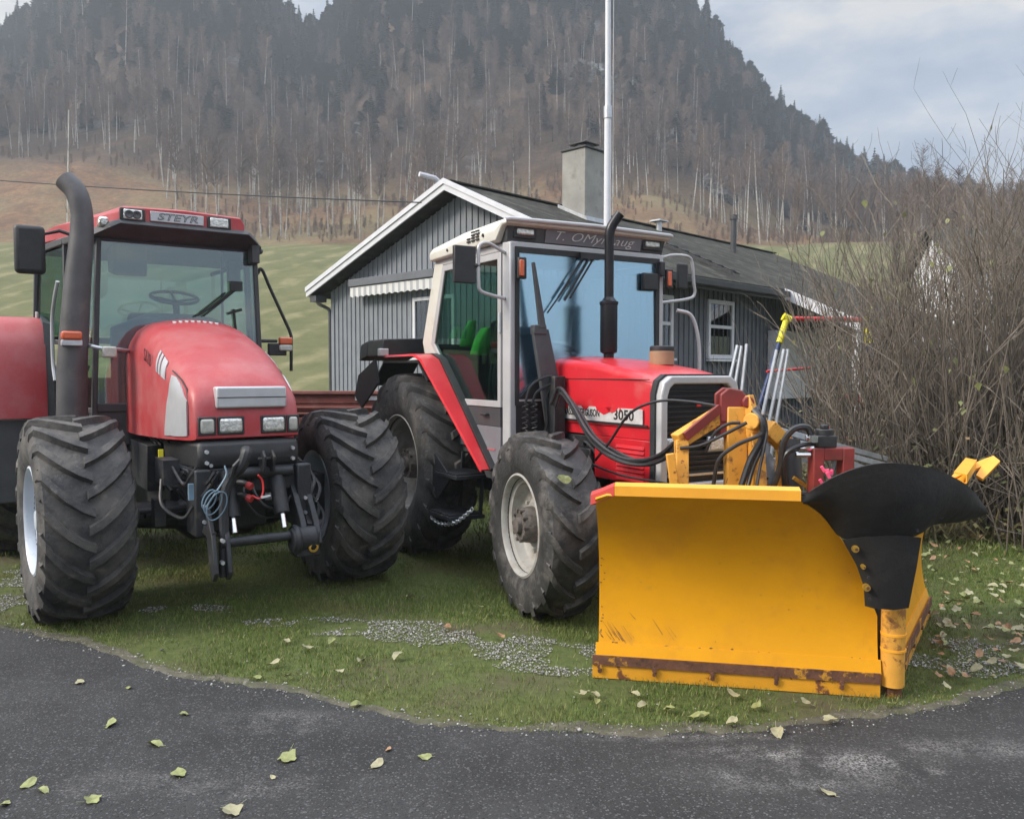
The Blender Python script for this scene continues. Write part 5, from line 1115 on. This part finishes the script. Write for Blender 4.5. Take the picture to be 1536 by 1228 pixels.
# ---------------------------------------------------------------- gravel patches and grass blades
patch = []
for (u, v, rx, ry) in ((560,942,.80,.20),(650,952,.60,.20),(460,935,.5,.14),(720,965,.6,.18),(820,985,.50,.30),(865,1000,.35,.18),(290,915,.45,.14),(1510,985,.75,.42),(1430,1000,.40,.22),(5,890,.30,.75),(-60,900,.7,1.1)):
    P = gnd(u, v); patch.append((P.x, P.y, rx, ry))
def patchf(x, y):
    r = np.zeros_like(x)
    for (cx, cy, rx, ry) in patch: r = np.maximum(r, 1-np.sqrt(((x-cx)/rx)**2+((y-cy)/ry)**2))
    return np.clip(r*1.6, 0, 1)
N = 260000
x = rng.uniform(-4.6, 4.8, N); y = rng.uniform(3.6, 8.5, N)
k = (patchf(x, y)+.5*(vnoise(x, y, .16, 6)-.5)*(patchf(x, y) > .01) > .30) & (vnoise(x, y, .22, 12)+.3*vnoise(x, y, .05, 13) > .52) & (y > edge_fn(x)+.05)
sp = (rng.random(N) < .006) & (y > edge_fn(x)+.02) & (y < 6)
ed = (np.abs(y-edge_fn(x)) < .10) & (rng.random(N) < .12)
k = k | sp | ed; x, y = x[k], y[k]; n = len(x)
s = rng.uniform(.0025, .0075, n)*np.where(rng.random(n) < .04, 1.8, 1)
octa = np.array([[1,0,0],[0,1,0],[-1,0,0],[0,-1,0],[0,0,.7],[0,0,-.5]], float); of = np.array([[0,1,4],[1,2,4],[2,3,4],[3,0,4],[1,0,5],[2,1,5],[3,2,5],[0,3,5]])
ang = rng.uniform(0, 2*PI, n); ca, sa = np.cos(ang), np.sin(ang)
oc = octa[None]*rng.uniform(.6, 1.3, (n,6,3))*s[:,None,None]
V = np.stack([oc[:,:,0]*ca[:,None]-oc[:,:,1]*sa[:,None]+x[:,None], oc[:,:,0]*sa[:,None]+oc[:,:,1]*ca[:,None]+y[:,None], oc[:,:,2]+s[:,None]*.3+.006], -1).reshape(-1,3)
F = (of[None]+6*np.arange(n)[:,None,None]).reshape(-1,3)
m_peb, nt, bs, o_ = newmat('gravel stones'); wn = nt.nodes.new('ShaderNodeTexWhiteNoise'); geo = nt.nodes.new('ShaderNodeNewGeometry')
nt.links.new(geo.outputs['Random Per Island'], wn.inputs['Vector']); nt.links.new(ramp(nt, geo.outputs['Random Per Island'], [(0.,(.10,.095,.09)),(.5,(.24,.23,.22)),(1.,(.50,.49,.47))]), bs.inputs['Base Color']); bs.inputs['Roughness'].default_value = .85
tag(mobj('gravel', npmesh('gravel', V, F, m_peb)), kind='stuff')

def blades(N, x0, x1, y0, y1, hmin, hmax, w, seed):
    r = np.random.default_rng(seed)
    x = r.uniform(x0, x1, N); y = r.uniform(y0, y1, N)
    dens = np.clip(.30+1.5*(vnoise(x, y, .5, 7)-.25)+.5*(vnoise(x, y, .12, 8)-.5), .08, 1)
    dens = dens*(1-np.clip(patchf(x, y)*2.2, 0, .94)*np.clip((vnoise(x, y, .22, 12)+.3*vnoise(x, y, .05, 13)-.40)*6, .15, 1))
    dE = y-edge_fn(x)
    dens = dens*np.clip((dE+.05)/.12, 0, 1)
    k = (r.random(N) < dens); x, y, dE = x[k], y[k], dE[k]; n = len(x)
    h = r.uniform(hmin, hmax, n)*(.55+.9*vnoise(x, y, .35, 9))*np.clip(.5+dE/.3, .5, 1); ww = w*r.uniform(.7, 1.4, n)
    a = r.uniform(0, 2*PI, n); lean = r.uniform(.1, .9, n)*h; la = r.uniform(0, 2*PI, n)
    dx, dy = np.cos(a)*ww, np.sin(a)*ww; lx, ly = np.cos(la)*lean, np.sin(la)*lean; z = np.full(n, .003)
    v0 = np.stack([x-dx, y-dy, z], 1); v1 = np.stack([x+dx, y+dy, z], 1)
    v2 = np.stack([x+dx*.7+lx*.4, y+dy*.7+ly*.4, z+h*.6], 1); v3 = np.stack([x-dx*.7+lx*.4, y-dy*.7+ly*.4, z+h*.6], 1); v4 = np.stack([x+lx, y+ly, z+h], 1)
    V = np.stack([v0, v1, v2, v3, v4], 1).reshape(-1, 3); b_ = 5*np.arange(n)
    F = np.concatenate([np.stack([b_, b_+1, b_+2], 1), np.stack([b_, b_+2, b_+3], 1), np.stack([b_+3, b_+2, b_+4], 1)]); return V, F
m_grass, nt, bs, o_ = newmat('grass blades'); geo = nt.nodes.new('ShaderNodeNewGeometry')
gc = ramp(nt, geo.outputs['Random Per Island'], [(0.,(.055,.100,.016)),(.45,(.105,.165,.028)),(.78,(.160,.200,.045)),(.93,(.27,.24,.11)),(1.,(.36,.30,.16))])
gc = mix(nt, ramp(nt, noise(nt, geo.outputs['Position'], 1.6, 4), [(.4,0.),(.65,.6)]), gc, (.13,.165,.045))
gc = mix(nt, ramp(nt, noise(nt, geo.outputs['Position'], 1.0, 5), [(.52,0.),(.66,.7)]), gc, (.20,.155,.07))
nt.links.new(gc, bs.inputs['Base Color']); bs.inputs['Roughness'].default_value = .6; bs.inputs['Specular IOR Level'].default_value = .25
V1, F1 = blades(300000, -4.2, 4.6, 3.65, 7.4, .010, .031, .0016, 1); V2, F2 = blades(110000, -6.5, 8.5, 7.2, 13, .03, .07, .004, 2)
tag(mobj('grass', npmesh('grass', np.concatenate([V1, V2]), np.concatenate([F1, F2+len(V1)]), m_grass)), kind='stuff')

# ---------------------------------------------------------------- fallen leaves
def leaf_mesh(kind, m, seed):
    r = random.Random(seed); b = B(); n = 18; ring = []
    for i in range(n):
        t = 2*PI*i/n
        if kind == 'round': rad = 1-.18*math.cos(t*1)+.05*r.random()
        else: rad = .72+.30*abs(math.cos(2.5*t))**1.4+.08*r.random()
        x, y = rad*math.cos(t)*(1.15 if kind == 'round' else 1), rad*math.sin(t)*(.72 if kind == 'round' else .95)
        if kind == 'round' and abs(t-PI) > 2.8: x *= 1.12
        ring.append(Vector((x*.045, y*.045, .010*math.sin(t*2+seed)+.008*r.random()+.012*abs(y))))
    mid = [Vector((p.x*.5, p.y*.5, p.z*.55-.001)) for p in ring]
    b.v = [Vector((0,0,.001))]+mid+ring
    b.f = [[0,1+i,1+(i+1)%n] for i in range(n)]+[[1+i,1+n+i,1+n+(i+1)%n,1+(i+1)%n] for i in range(n)]
    N0 = len(b.v); st = [(-.045,0,.006),(-.065,.004,.010),(-.085,.010,.018)]; b.tube(st, [.0016,.0013,.001], 4)
    me = b.mesh('leaf', m, 80, fix=False); return me
LM = {}
for nm, m in (('g', m_leafy), ('p', m_leafp), ('b', m_leafb)):
    LM[nm] = [leaf_mesh('round', m, 1), leaf_mesh('lobed', m, 2), leaf_mesh('round', m, 5)]
def leaf(P, s, which, label, group=None, var=None, rz=None, tilt=.25):
    o = mobj('fallen_leaf', LM[which][random.randrange(3) if var is None else var]); o.location = P
    o.rotation_euler = (random.uniform(-tilt, tilt), random.uniform(-tilt, tilt), random.uniform(0, 6.3) if rz is None else rz); o.scale = (s, s, s)
    return tag(o, label, 'leaf', group)
road_leaves = [(120,1028,.55,'p',1,'crumpled pale leaf on the asphalt nearest the left tractor, tip raised'),(194,1036,.38,'g',0,'small green leaf on the asphalt right of a crumpled pale one near the left tyre'),
 (167,1090,.72,'g',0,'slender green leaf lying on asphalt straight below the crumpled one'),(276,1076,.5,'g',1,'small folded green leaf on asphalt below the mossy edge'),(231,1122,.72,'g',2,'green leaf with its stalk standing upright on the asphalt'),
 (431,1143,.95,'g',1,'largest two-lobed green leaf in the middle of the asphalt'),(268,1167,.72,'g',1,'curled green leaf on asphalt left below the big two-lobed leaf'),(41,1183,.62,'g',0,'broad green leaf, left one of a touching pair on asphalt'),(63,1191,.5,'g',2,'smaller green leaf, right one of a touching pair on asphalt'),
 (139,1206,.68,'g',1,'ragged green leaf alone near the lower asphalt margin'),(8,1212,.5,'g',0,'green leaf cut by the lower left corner of the photo'),(346,1223,.95,'p',1,'large pale ragged leaf at the bottom edge of the photo'),
 (567,1151,.62,'p',0,'cream coloured leaf on asphalt beside a tiny reddish one'),(635,1141,.58,'g',0,'yellow green leaf with thin stalk right of the cream leaf'),(583,1129,.34,'b',0,'tiny reddish brown leaf above the cream one on asphalt'),
 (535,1061,.55,'g',2,'bright yellow green leaf at the asphalt edge below the gravel patch'),(1237,1193,.68,'p',0,'single pale leaf on the asphalt in front of the plow'),(1167,1105,.85,'p',2,'pale arched leaf where asphalt meets turf in front of the plow'),
 (383,1021,.6,'g',0,'leaf lying on the mossy asphalt edge before the left tractor'),(409,1171,.28,'p',0,'tiny white leaf scrap below the two-lobed leaf')]
for (u, v, s, w_, va, lb) in road_leaves:
    P = gnd(u, v); leaf((P.x, P.y, .018), s, w_, lb, 'leaves lying on the asphalt', va, tilt=.3)
grass_leaves = [(430,968,'p'),(461,978,'p'),(497,968,'g'),(541,998,'p'),(596,991,'p'),(508,1015,'p'),(409,1003,'p'),(431,1022,'p'),(614,900,'p'),(750,960,'b'),(720,915,'g'),(672,946,'b'),(1040,1083,'g'),(1056,1081,'g'),(1097,1092,'p'),(1208,1061,'p'),(965,1066,'p'),(893,1050,'p'),(878,1048,'p'),(895,1060,'g'),(1101,1050,'p'),(1134,1068,'g'),(1004,1072,'g'),(1340,1064,'g'),(1245,1088,'p'),(950,1049,'p')]
for i, (u, v, w_) in enumerate(grass_leaves):
    P = gnd(u, v); leaf((P.x, P.y, .030), random.uniform(.5, .8), w_, 'small pale or yellowish leaf scattered in the turf between tractors and asphalt', 'leaves scattered in the turf', tilt=.4)
cnt = 0
while cnt < 150:
    u, v = random.uniform(1375, 1560), 1060-240*random.random()**.75
    P = gnd(u, v)
    if P.y < float(edge_fn(P.x))+.1 or (u < 1405 and v > 930): continue
    leaf((P.x, P.y, .035+.02*random.random()), random.uniform(.35, .75), random.choice('ppggbb'), 'pale fallen leaf in the drift under the bare hedge beside the plow', 'leaves drifted under the hedge', tilt=.5); cnt += 1
# leaf stuck on the front tyre
o = mobj('fallen_leaf', LM['g'][0]); o.location = at(847, 719, 5.02); o.rotation_euler = (1.0, .2, .4); o.scale = (.9,.9,.9); tag(o, 'yellow leaf stuck on the front tyre beside the plow', 'leaf')

# ================================================================= BARE HEDGE (right)
def shrub(cx, cy, n, hgt, spread, rad, seed, lean=(0,0)):
    r = random.Random(seed); b = B(); lv = []
    def stem(p, d, L, r0, dep):
        m = 5 if dep == 0 else 3; pts = [p]; rs = [r0]; dd = d.copy()
        for i in range(m):
            dd = (dd+Vector((r.uniform(-.14,.14), r.uniform(-.14,.14), r.uniform(-.06,.10)))*(1 if dep == 0 else 1.6)).normalized()
            pts.append(pts[-1]+dd*L/m); rs.append(r0*(1-.8*(i+1)/m)+.0012)
        b.tube(pts, rs, 3, cap=False)
        if dep < 2:
            for k in range((4 if dep == 0 else 2)):
                i = r.randint(1, m); q = pts[i]; a = r.uniform(0, 2*PI); e = (dd+Vector((math.cos(a), math.sin(a), .25))*r.uniform(.35,1.0)).normalized()
                stem(q, e, L*r.uniform(.14,.30), rs[i]*.65, dep+1)
        if r.random() < .035: lv.append(pts[-1 if r.random() < .5 else 2])
    for _ in range(n):
        a = r.uniform(0, 2*PI); q = math.sqrt(r.random())*spread; p = Vector((q*math.cos(a), q*math.sin(a), 0))
        out = Vector((math.cos(a), math.sin(a), 0))*r.uniform(.0,.30)*(q/spread+.2)
        d = (Vector((lean[0]*r.random(), lean[1]*r.random(), 1))+out+Vector((r.uniform(-.1,.1), r.uniform(-.1,.1), 0))).normalized()
        stem(p, d, hgt*r.uniform(.45,.98)**.8, rad*r.uniform(.5,1.2), 0)
    for _ in range(n//3):   # arching low side shoots
        a = r.uniform(0, 2*PI); p = Vector((spread*.7*math.cos(a), spread*.7*math.sin(a), r.uniform(0,.8)))
        stem(p, Vector((math.cos(a)*.9+lean[0]*.6, math.sin(a)*.9, r.uniform(.1,.8))).normalized(), hgt*r.uniform(.2,.45), rad*.6, 1)
    return b, lv
HL = [(3.6,8.9,26,2.3,.5,.010,(-.35,0),'low bushy end of the bare hedge nearest the swing set'),(4.35,8.5,95,3.1,.5,.012,(-.22,0),'spreading bare bush right of the swing set'),(5.0,8.5,115,3.5,.55,.014,(-.12,0),'tall many-stemmed bare bush behind the orange plow tip'),
      (5.75,8.6,140,3.8,.6,.015,(0,0),'tallest bare bush reaching up into the sky'),(6.6,8.9,120,4.3,.65,.015,(0,0),'bare bush of upright stems at the right margin'),(4.7,10.2,95,3.5,.7,.013,(-.1,0),'bare bush in the second row behind the swing set'),
      (6.0,10.6,105,4.1,.8,.014,(0,0),'bare bush in the second row near the pale house'),(7.6,10.0,110,4.4,.8,.015,(0,0),'outermost bare bush at the right'),(5.1,7.55,45,1.9,.5,.009,(-.2,-.1),'short tangle of twigs at the front foot of the hedge')]
m_bushleaf = mat('bush leaf', (.21,.23,.09), .6, var=.3, scale=20)
for i, (cx, cy, n, h, s, rd, ln, lb) in enumerate(HL):
    b, lv = shrub(cx, cy, int(n*1.5), h, s*1.15, rd, 100+i, ln)
    t = thing('bare_shrub', lb, 'bush', (cx, cy, 0), group='bare bushes of the hedge')
    me = bpy.data.meshes.new('stem'); me.from_pydata([tuple(p) for p in b.v], [], b.f); me.materials.append(m_stem); mobj('stem', me, t)
    lb_ = B()
    for p_ in lv[::2]:
        a = random.uniform(0, 6.3); s_ = random.uniform(.03,.06); e1 = Vector((math.cos(a), math.sin(a), random.uniform(-.3,.3)))*s_; e2 = Vector((-math.sin(a)*.3, math.cos(a)*.3, -1))*s_
        lb_.add([p_, p_+e1*.7+e2*.5, p_+e2*1.6+e1*.1, p_-e1*.7+e2*.5], [(0,1,2,3)])
    if lb_.v: me = bpy.data.meshes.new('leaves'); me.from_pydata([tuple(p) for p in lb_.v], [], lb_.f); me.materials.append(m_bushleaf); mobj('leaves', me, t)
# dim undergrowth at the foot of the hedge
b = B(); r = random.Random(3)
for _ in range(6500):
    x = r.uniform(3.0, 8.2); y = r.uniform(7.7, 11.5); L = r.uniform(.10,.55); a = r.uniform(0, 6.3)
    d = Vector((math.cos(a)*r.uniform(.2,1), math.sin(a)*r.uniform(.2,1), r.uniform(.3,1))).normalized(); w = Vector((-math.sin(a), math.cos(a), 0))*r.uniform(.003,.010)
    p0 = Vector((x,y,0)); b.add([p0-w, p0+w, p0+d*L*.6+w*.8, p0+d*L+Vector((0,0,-.1*L)), p0+d*L*.6-w*.8], [(0,1,2,3,4)])
me = bpy.data.meshes.new('undergrowth'); me.from_pydata([tuple(p) for p in b.v], [], b.f); me.materials.append(mat('dry undergrowth', (.17,.15,.07), .9, var=.5, scale=3)); tag(mobj('undergrowth', me), kind='stuff')

b = B(); r = random.Random(9)
for _ in range(5200):
    x = r.uniform(2.9, 8.0); y = r.uniform(7.6, 10.5); z = abs(r.gauss(0, .45))*(1 if x > 3.4 else .6); a_ = r.uniform(0, 6.3); s_ = r.uniform(.018, .045)
    e1 = Vector((math.cos(a_), math.sin(a_), r.uniform(-.4,.4)))*s_; e2 = Vector((-math.sin(a_)*.6, math.cos(a_)*.6, r.uniform(-.9,.5)))*s_; p_ = Vector((x, y, z+.03))
    b.add([p_-e1, p_-e2*.8, p_+e1, p_+e2], [(0,1,2,3)])
m_und, nt, bs, o_ = newmat('creeping leaves'); geo = nt.nodes.new('ShaderNodeNewGeometry'); nt.links.new(ramp(nt, geo.outputs['Random Per Island'], [(0.,(.045,.06,.018)),(.5,(.09,.11,.035)),(.8,(.14,.13,.05)),(1.,(.20,.13,.06))]), bs.inputs['Base Color']); bs.inputs['Roughness'].default_value = .7
me = bpy.data.meshes.new('foliage'); me.from_pydata([tuple(q_) for q_ in b.v], [], b.f); me.materials.append(m_und); tag(mobj('ground_foliage', me), kind='stuff')

# ================================================================= HILLSIDE TREES
def sliver(b, p, q, w):
    d = (q-p).normalized(); s = d.cross(Vector((.3,.9,.1))).normalized()*w; b.v += [p-s, p+s, q]; n = len(b.v); b.f.append([n-3, n-2, n-1])
def birch(seed, h):
    r = random.Random(seed); t = B(); c = B(); pts = [Vector((0,0,-.5))]; dx, dy = r.uniform(-.04,.04), r.uniform(-.04,.04)
    for i in range(6): dx += r.uniform(-.03,.03); dy += r.uniform(-.03,.03); pts.append(pts[-1]+Vector((dx*h/6, dy*h/6, h/6+.08)))
    t.tube(pts, [.125*(1-.8*i/6) for i in range(7)], 5, cap=False)
    for k in range(150):
        f = r.uniform(.45, 1.0)**.8; i = min(5, int(f*6)); p = pts[i].lerp(pts[i+1], f*6-i if f < 1 else 1); a = r.uniform(0, 2*PI)
        L = r.uniform(.5,1.)*h*.20*(1.25-f*.75); d = Vector((math.cos(a), math.sin(a), r.uniform(.5,1.5))).normalized(); e = p+d*L; sliver(c, p, e, .035)
        for m_ in range(3):
            q = p.lerp(e, r.uniform(.3,1)); d2 = (d+Vector((r.uniform(-.8,.8), r.uniform(-.8,.8), r.uniform(-.6,.5)))).normalized(); sliver(c, q, q+d2*L*r.uniform(.3,.6), .028)
    return t, c
def spruce(seed, h, wd, pine=False):
    r = random.Random(seed); t = B(); c = B(); t.tube([(0,0,-.5),(0,0,h*.95)], [.16,.03], 5, cap=False)
    lay = int(h*2.2)
    for i in range(lay):
        f = i/lay; z = h*((.35 if pine else .10)+(.63 if pine else .88)*f); rr = wd*((1-f)**.8 if not pine else (math.sin(PI*min(1, f*.8+.25)))**.7)*r.uniform(.8,1.1)+.08; n = 8
        for k in range(n):
            a = 2*PI*(k+r.random()*.8)/n+i; R_ = rr*r.uniform(.6,1.15); tip = Vector((math.cos(a)*R_, math.sin(a)*R_, z-R_*(.35 if not pine else -.15)+r.uniform(-.1,.1)))
            s = Vector((-math.sin(a), math.cos(a), 0))*R_*.42; b0 = Vector((0,0,z+.15)); m_ = b0.lerp(tip, .6)
            c.v += [b0, m_-s+Vector((0,0,-.1)), tip, m_+s+Vector((0,0,-.1))]; q = len(c.v); c.f += [[q-4,q-3,q-2],[q-4,q-2,q-1]]
    return t, c
def arr(b):
    V = np.array([tuple(p) for p in b.v], dtype=np.float32); T = []
    for f in b.f:
        for k in range(1, len(f)-1): T.append((f[0], f[k], f[k+1]))
    return V, np.array(T, dtype=np.int32)
BV = [tuple(arr(x) for x in birch(i, 12)) for i in range(7)]; SV = [tuple(arr(x) for x in spruce(i+50, 12, 2.3)) for i in range(4)]; PV = [tuple(arr(x) for x in spruce(i+80, 11, 2.4, True)) for i in range(3)]
CV = SV+PV
bme = [(npmesh('trunk', t[0], t[1], m_bark), npmesh('crown', c[0], c[1], m_twig)) for t, c in BV]
cme = [(npmesh('trunk', t[0], t[1], m_conifer), npmesh('crown', c[0], c[1], m_conifer)) for t, c in CV]
def tree(name, me, P, s, label, cat, group):
    t = thing(name, label, cat, P, random.uniform(0, 6.3), group); t.scale = (s*random.uniform(.85,1.1), s, s*random.uniform(.9,1.15)); t.rotation_euler = (random.uniform(-.06,.06), random.uniform(-.06,.06), random.uniform(0,6.3))
    mobj('trunk', me[0], t); mobj('crown', me[1], t); return t
def hz(x, y): return float(H(np.array([x]), np.array([y]))[0])
def uv_of(x, y, z):
    c, s = math.cos(PITCH), math.sin(PITCH); f = y*c-(z-CAMH)*s; return 768+FPX*x/f, 614-FPX*(y*s+(z-CAMH)*c)/f
# individual birches along the lower wood edge
nb_ = 0
while nb_ < 270:
    y = random.uniform(140, 185) if nb_ < 195 else random.uniform(114, 150); x = random.uniform(-.70, .52)*y; u = 768+1226*x/y
    if u < 240 and y < 150 and random.random() < .93: continue
    if nb_ >= 195 and random.random() < .6 and not 250 < u < 680: continue
    if 700 < u < 1130 and y < 140 and random.random() < .8: continue
    z = hz(x, y); tree('birch_tree', random.choice(bme), (x, y, z), random.uniform(.7, 1.25), 'slender bare birch with a pale trunk on the brown hillside', 'tree', 'bare birches on the hillside'); nb_ += 1
bt = at(97, 310, 75); bz = hz(bt.x, 75); b = B(); tp = at(103, 165, 75); pp = spline([(0,0,-.2),((tp.x-bt.x)*.3,0,(tp.z-bz)*.4),(tp.x-bt.x,0,tp.z-bz)], 6)
b.tube(pp, [.11*(1-.6*i/len(pp)) for i in range(len(pp))], 6)
t = thing('birch_tree', 'lone pale birch trunk standing in the field behind the fat exhaust pipe', 'tree', (bt.x, 75, bz)); b.build('trunk', mat('pale bark', (.5,.48,.44), .8, var=.2, scale=2), t)
b = B()
for k in range(14):
    q_ = pp[-1-random.randrange(7)]; a_ = random.uniform(0, 6.3); e_ = q_+Vector((math.cos(a_)*.8, math.sin(a_)*.8, random.uniform(.8,2.2))); sliver(b, q_, e_, .03)
me = bpy.data.meshes.new('crown'); me.from_pydata([tuple(q_) for q_ in b.v], [], b.f); me.materials.append(m_twig); mobj('crown', me, t)
# conifers along the skyline and between
ns_ = 0
while ns_ < 290:
    if ns_ < 200: u = random.choice([random.uniform(-60,140), random.uniform(395,560), random.uniform(985,1400), random.uniform(985,1400)]); y = random.uniform(222, 234)
    else: u = random.uniform(-60, 1330); y = random.uniform(160, 220)
    x = (u-768)/1226*y; z = hz(x, y); tree('conifer_tree', random.choice(cme), (x, y, z), random.uniform(.55, 1.05), 'dark conifer on the wooded mountainside', 'tree', 'conifers on the mountainside'); ns_ += 1
t = tree('conifer_tree', cme[1], ((1303-768)/1226*200, 200, hz((1303-768)/1226*200, 200)-1), 1.25, 'pointed spruce standing clear at the low end of the ridge', 'tree', None)
# the unbroken wood behind them
def mass(name, variants, pts, m, smin, smax, dz=0):
    Vs, Fs, o = [], [], 0
    for (x, y, z) in pts:
        s = random.uniform(smin, smax); a = random.uniform(0, 2*PI); ca, sa = math.cos(a)*s, math.sin(a)*s; V, F = random.choice(variants)
        Vs.append(np.stack([V[:,0]*ca-V[:,1]*sa+x, V[:,0]*sa+V[:,1]*ca+y, V[:,2]*s+z-dz*s], 1)); Fs.append(F+o); o += len(V)
    return tag(mobj(name, npmesh(name, np.concatenate(Vs), np.concatenate(Fs), m)), kind='stuff')
def scatter(n, ylo, yhi, test):
    ys_ = rng.uniform(ylo, yhi, n*4); xs_ = rng.uniform(-.85, .75, n*4)*ys_; k = test(768+1226*xs_/ys_, ys_)
    xs_, ys_ = xs_[k][:n], ys_[k][:n]; return list(zip(xs_, ys_, H(xs_, ys_)))
lowc = scatter(1300, 150, 222, lambda u, y: rng.random(len(u)) < np.clip((y-146)/14, .1, 1)*np.clip((205-y)/45, .10, 1))
mass('bare_wood', [c for t, c in BV], lowc, m_twig, .6, 1.05)
mass('birch_trunks_far', [t for t, c in BV], lowc[:170], m_bark, .7, 1.1)
mass('conifer_wood', [c for t, c in CV], scatter(2300, 165, 240, lambda u, y: rng.random(len(u)) < np.clip((y-172)/25, .12, 1)*np.where(u > 1340, .25, 1)), m_conifer, .5, 1.0)
m_twig2 = mat('reddish twigs', (.135, .085, .078), .9, var=.3, scale=.25)
mass('bare_wood_right', [c for t, c in BV], [(x, y, z) for x, y, z in scatter(900, 60, 200, lambda u, y: (u > 1180) & ((y > 112) | ((u > 1330) & (y > 60))))][:420], m_twig, .45, .85)
mass('scrub', [c for t, c in BV], scatter(1500, 112, 156, lambda u, y: (u > 260) | (y > 142)), mat('heath scrub', (.13,.085,.058), .95, var=.35, scale=.2), .14, .34, 5.2)
# rock outcrops
def rock(P, s, seed, lb):
    bm = bmesh.new(); bmesh.ops.create_icosphere(bm, subdivisions=4, radius=1)
    r = np.array([tuple(v.co) for v in bm.verts]); d = 1+.55*(vnoise(r[:,0]*3+9, r[:,1]*3+r[:,2]*4+9, 1, seed)-.5)+.35*(vnoise(r[:,0]*8+9, r[:,2]*8+r[:,1]*5+9, 1, seed+3)-.5)
    for v, k in zip(bm.verts, d): v.co = Vector((v.co.x*s[0], v.co.y*s[1], v.co.z*s[2]))*float(k)
    me = bpy.data.meshes.new('rock'); bm.to_mesh(me); bm.free(); me.materials.append(m_rock); o = mobj('rock_outcrop', me); o.location = P; tag(o, lb, 'rock', 'rock outcrops on the hill')
for (u, y, s, lb) in ((720,128,(5.0,3,1.7),'pale rock outcrop above the grey house roof'),(480,172,(6,4,3.6),'grey crag among the birches above the left slope'),(545,176,(5,4,3.2),'second crag right of the grey crag in the wood'),(870,180,(5,4,4.5),'tall crag behind the flagpole'),(1068,165,(4,3,3.0),'pale cliff on the right shoulder of the mountain'),(1000,172,(5,3,3),'broken crag left of the pale cliff'),(930,182,(5,3,3),'small crag right of the flagpole')):
    x = (u-768)/1226*y; rock((x, y-3, hz(x, y-3)+s[2]*.35), s, int(u) % 17, lb)

# ================================================================= SKY, SUN, AIR
SUN_EL, SUN_AZ = R(36), R(-108)      # azimuth from +Y towards +X
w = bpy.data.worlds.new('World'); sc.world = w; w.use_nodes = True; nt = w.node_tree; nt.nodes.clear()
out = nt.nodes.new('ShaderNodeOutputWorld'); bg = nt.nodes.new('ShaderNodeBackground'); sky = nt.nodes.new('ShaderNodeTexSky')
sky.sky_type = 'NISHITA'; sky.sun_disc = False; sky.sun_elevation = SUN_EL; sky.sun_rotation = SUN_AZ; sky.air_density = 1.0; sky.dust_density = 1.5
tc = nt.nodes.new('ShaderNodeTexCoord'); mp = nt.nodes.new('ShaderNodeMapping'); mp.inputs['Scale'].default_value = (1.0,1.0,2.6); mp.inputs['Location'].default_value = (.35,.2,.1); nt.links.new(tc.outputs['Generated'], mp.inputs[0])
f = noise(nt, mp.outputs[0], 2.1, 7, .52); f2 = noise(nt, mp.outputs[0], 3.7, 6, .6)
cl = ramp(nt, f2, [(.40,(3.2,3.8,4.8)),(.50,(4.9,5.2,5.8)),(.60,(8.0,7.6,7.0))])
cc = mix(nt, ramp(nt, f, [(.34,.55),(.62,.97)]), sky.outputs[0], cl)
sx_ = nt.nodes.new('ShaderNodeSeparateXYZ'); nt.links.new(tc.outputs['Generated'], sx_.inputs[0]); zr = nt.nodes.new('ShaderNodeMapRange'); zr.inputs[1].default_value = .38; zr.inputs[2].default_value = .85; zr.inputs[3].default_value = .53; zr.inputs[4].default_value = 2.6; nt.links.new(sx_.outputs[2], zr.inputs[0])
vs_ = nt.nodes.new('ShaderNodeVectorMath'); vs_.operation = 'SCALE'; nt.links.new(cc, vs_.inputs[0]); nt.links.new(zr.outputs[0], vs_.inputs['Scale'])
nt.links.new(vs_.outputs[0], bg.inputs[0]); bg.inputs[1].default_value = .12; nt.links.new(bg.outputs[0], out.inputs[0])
sl_ = bpy.data.lights.new('sun', 'SUN'); sl_.energy = 2.4; sl_.angle = R(18); sl_.color = (1., .91, .78); so = bpy.data.objects.new('sun', sl_); COL.objects.link(so)
d = Vector((math.sin(SUN_AZ)*math.cos(SUN_EL), math.cos(SUN_AZ)*math.cos(SUN_EL), math.sin(SUN_EL))); so.rotation_euler = d.to_track_quat('Z', 'Y').to_euler()
HAZE = True
if HAZE:
    m = bpy.data.materials.new('haze air'); m.use_nodes = True; n2_ = m.node_tree; n2_.nodes.clear(); oo = n2_.nodes.new('ShaderNodeOutputMaterial'); vv = n2_.nodes.new('ShaderNodeVolumePrincipled')
    vv.inputs['Color'].default_value = (.80,.88,.96,1); vv.inputs['Density'].default_value = .00105; vv.inputs['Anisotropy'].default_value = .2; n2_.links.new(vv.outputs[0], oo.inputs['Volume'])
    zmax = float(max(Zg.max(), 130))+22; mb = B().box(-1400,1400,-200,440,-60,zmax).mesh('haze', m, 30); tag(mobj('haze', mb), kind='stuff')
sc.cycles.volume_bounces = 0; sc.cycles.max_bounces = 8; sc.cycles.transparent_max_bounces = 24
sc.view_settings.view_transform = 'Standard'; sc.view_settings.look = 'None'; sc.view_settings.exposure = 0.86; sc.view_settings.gamma = 1
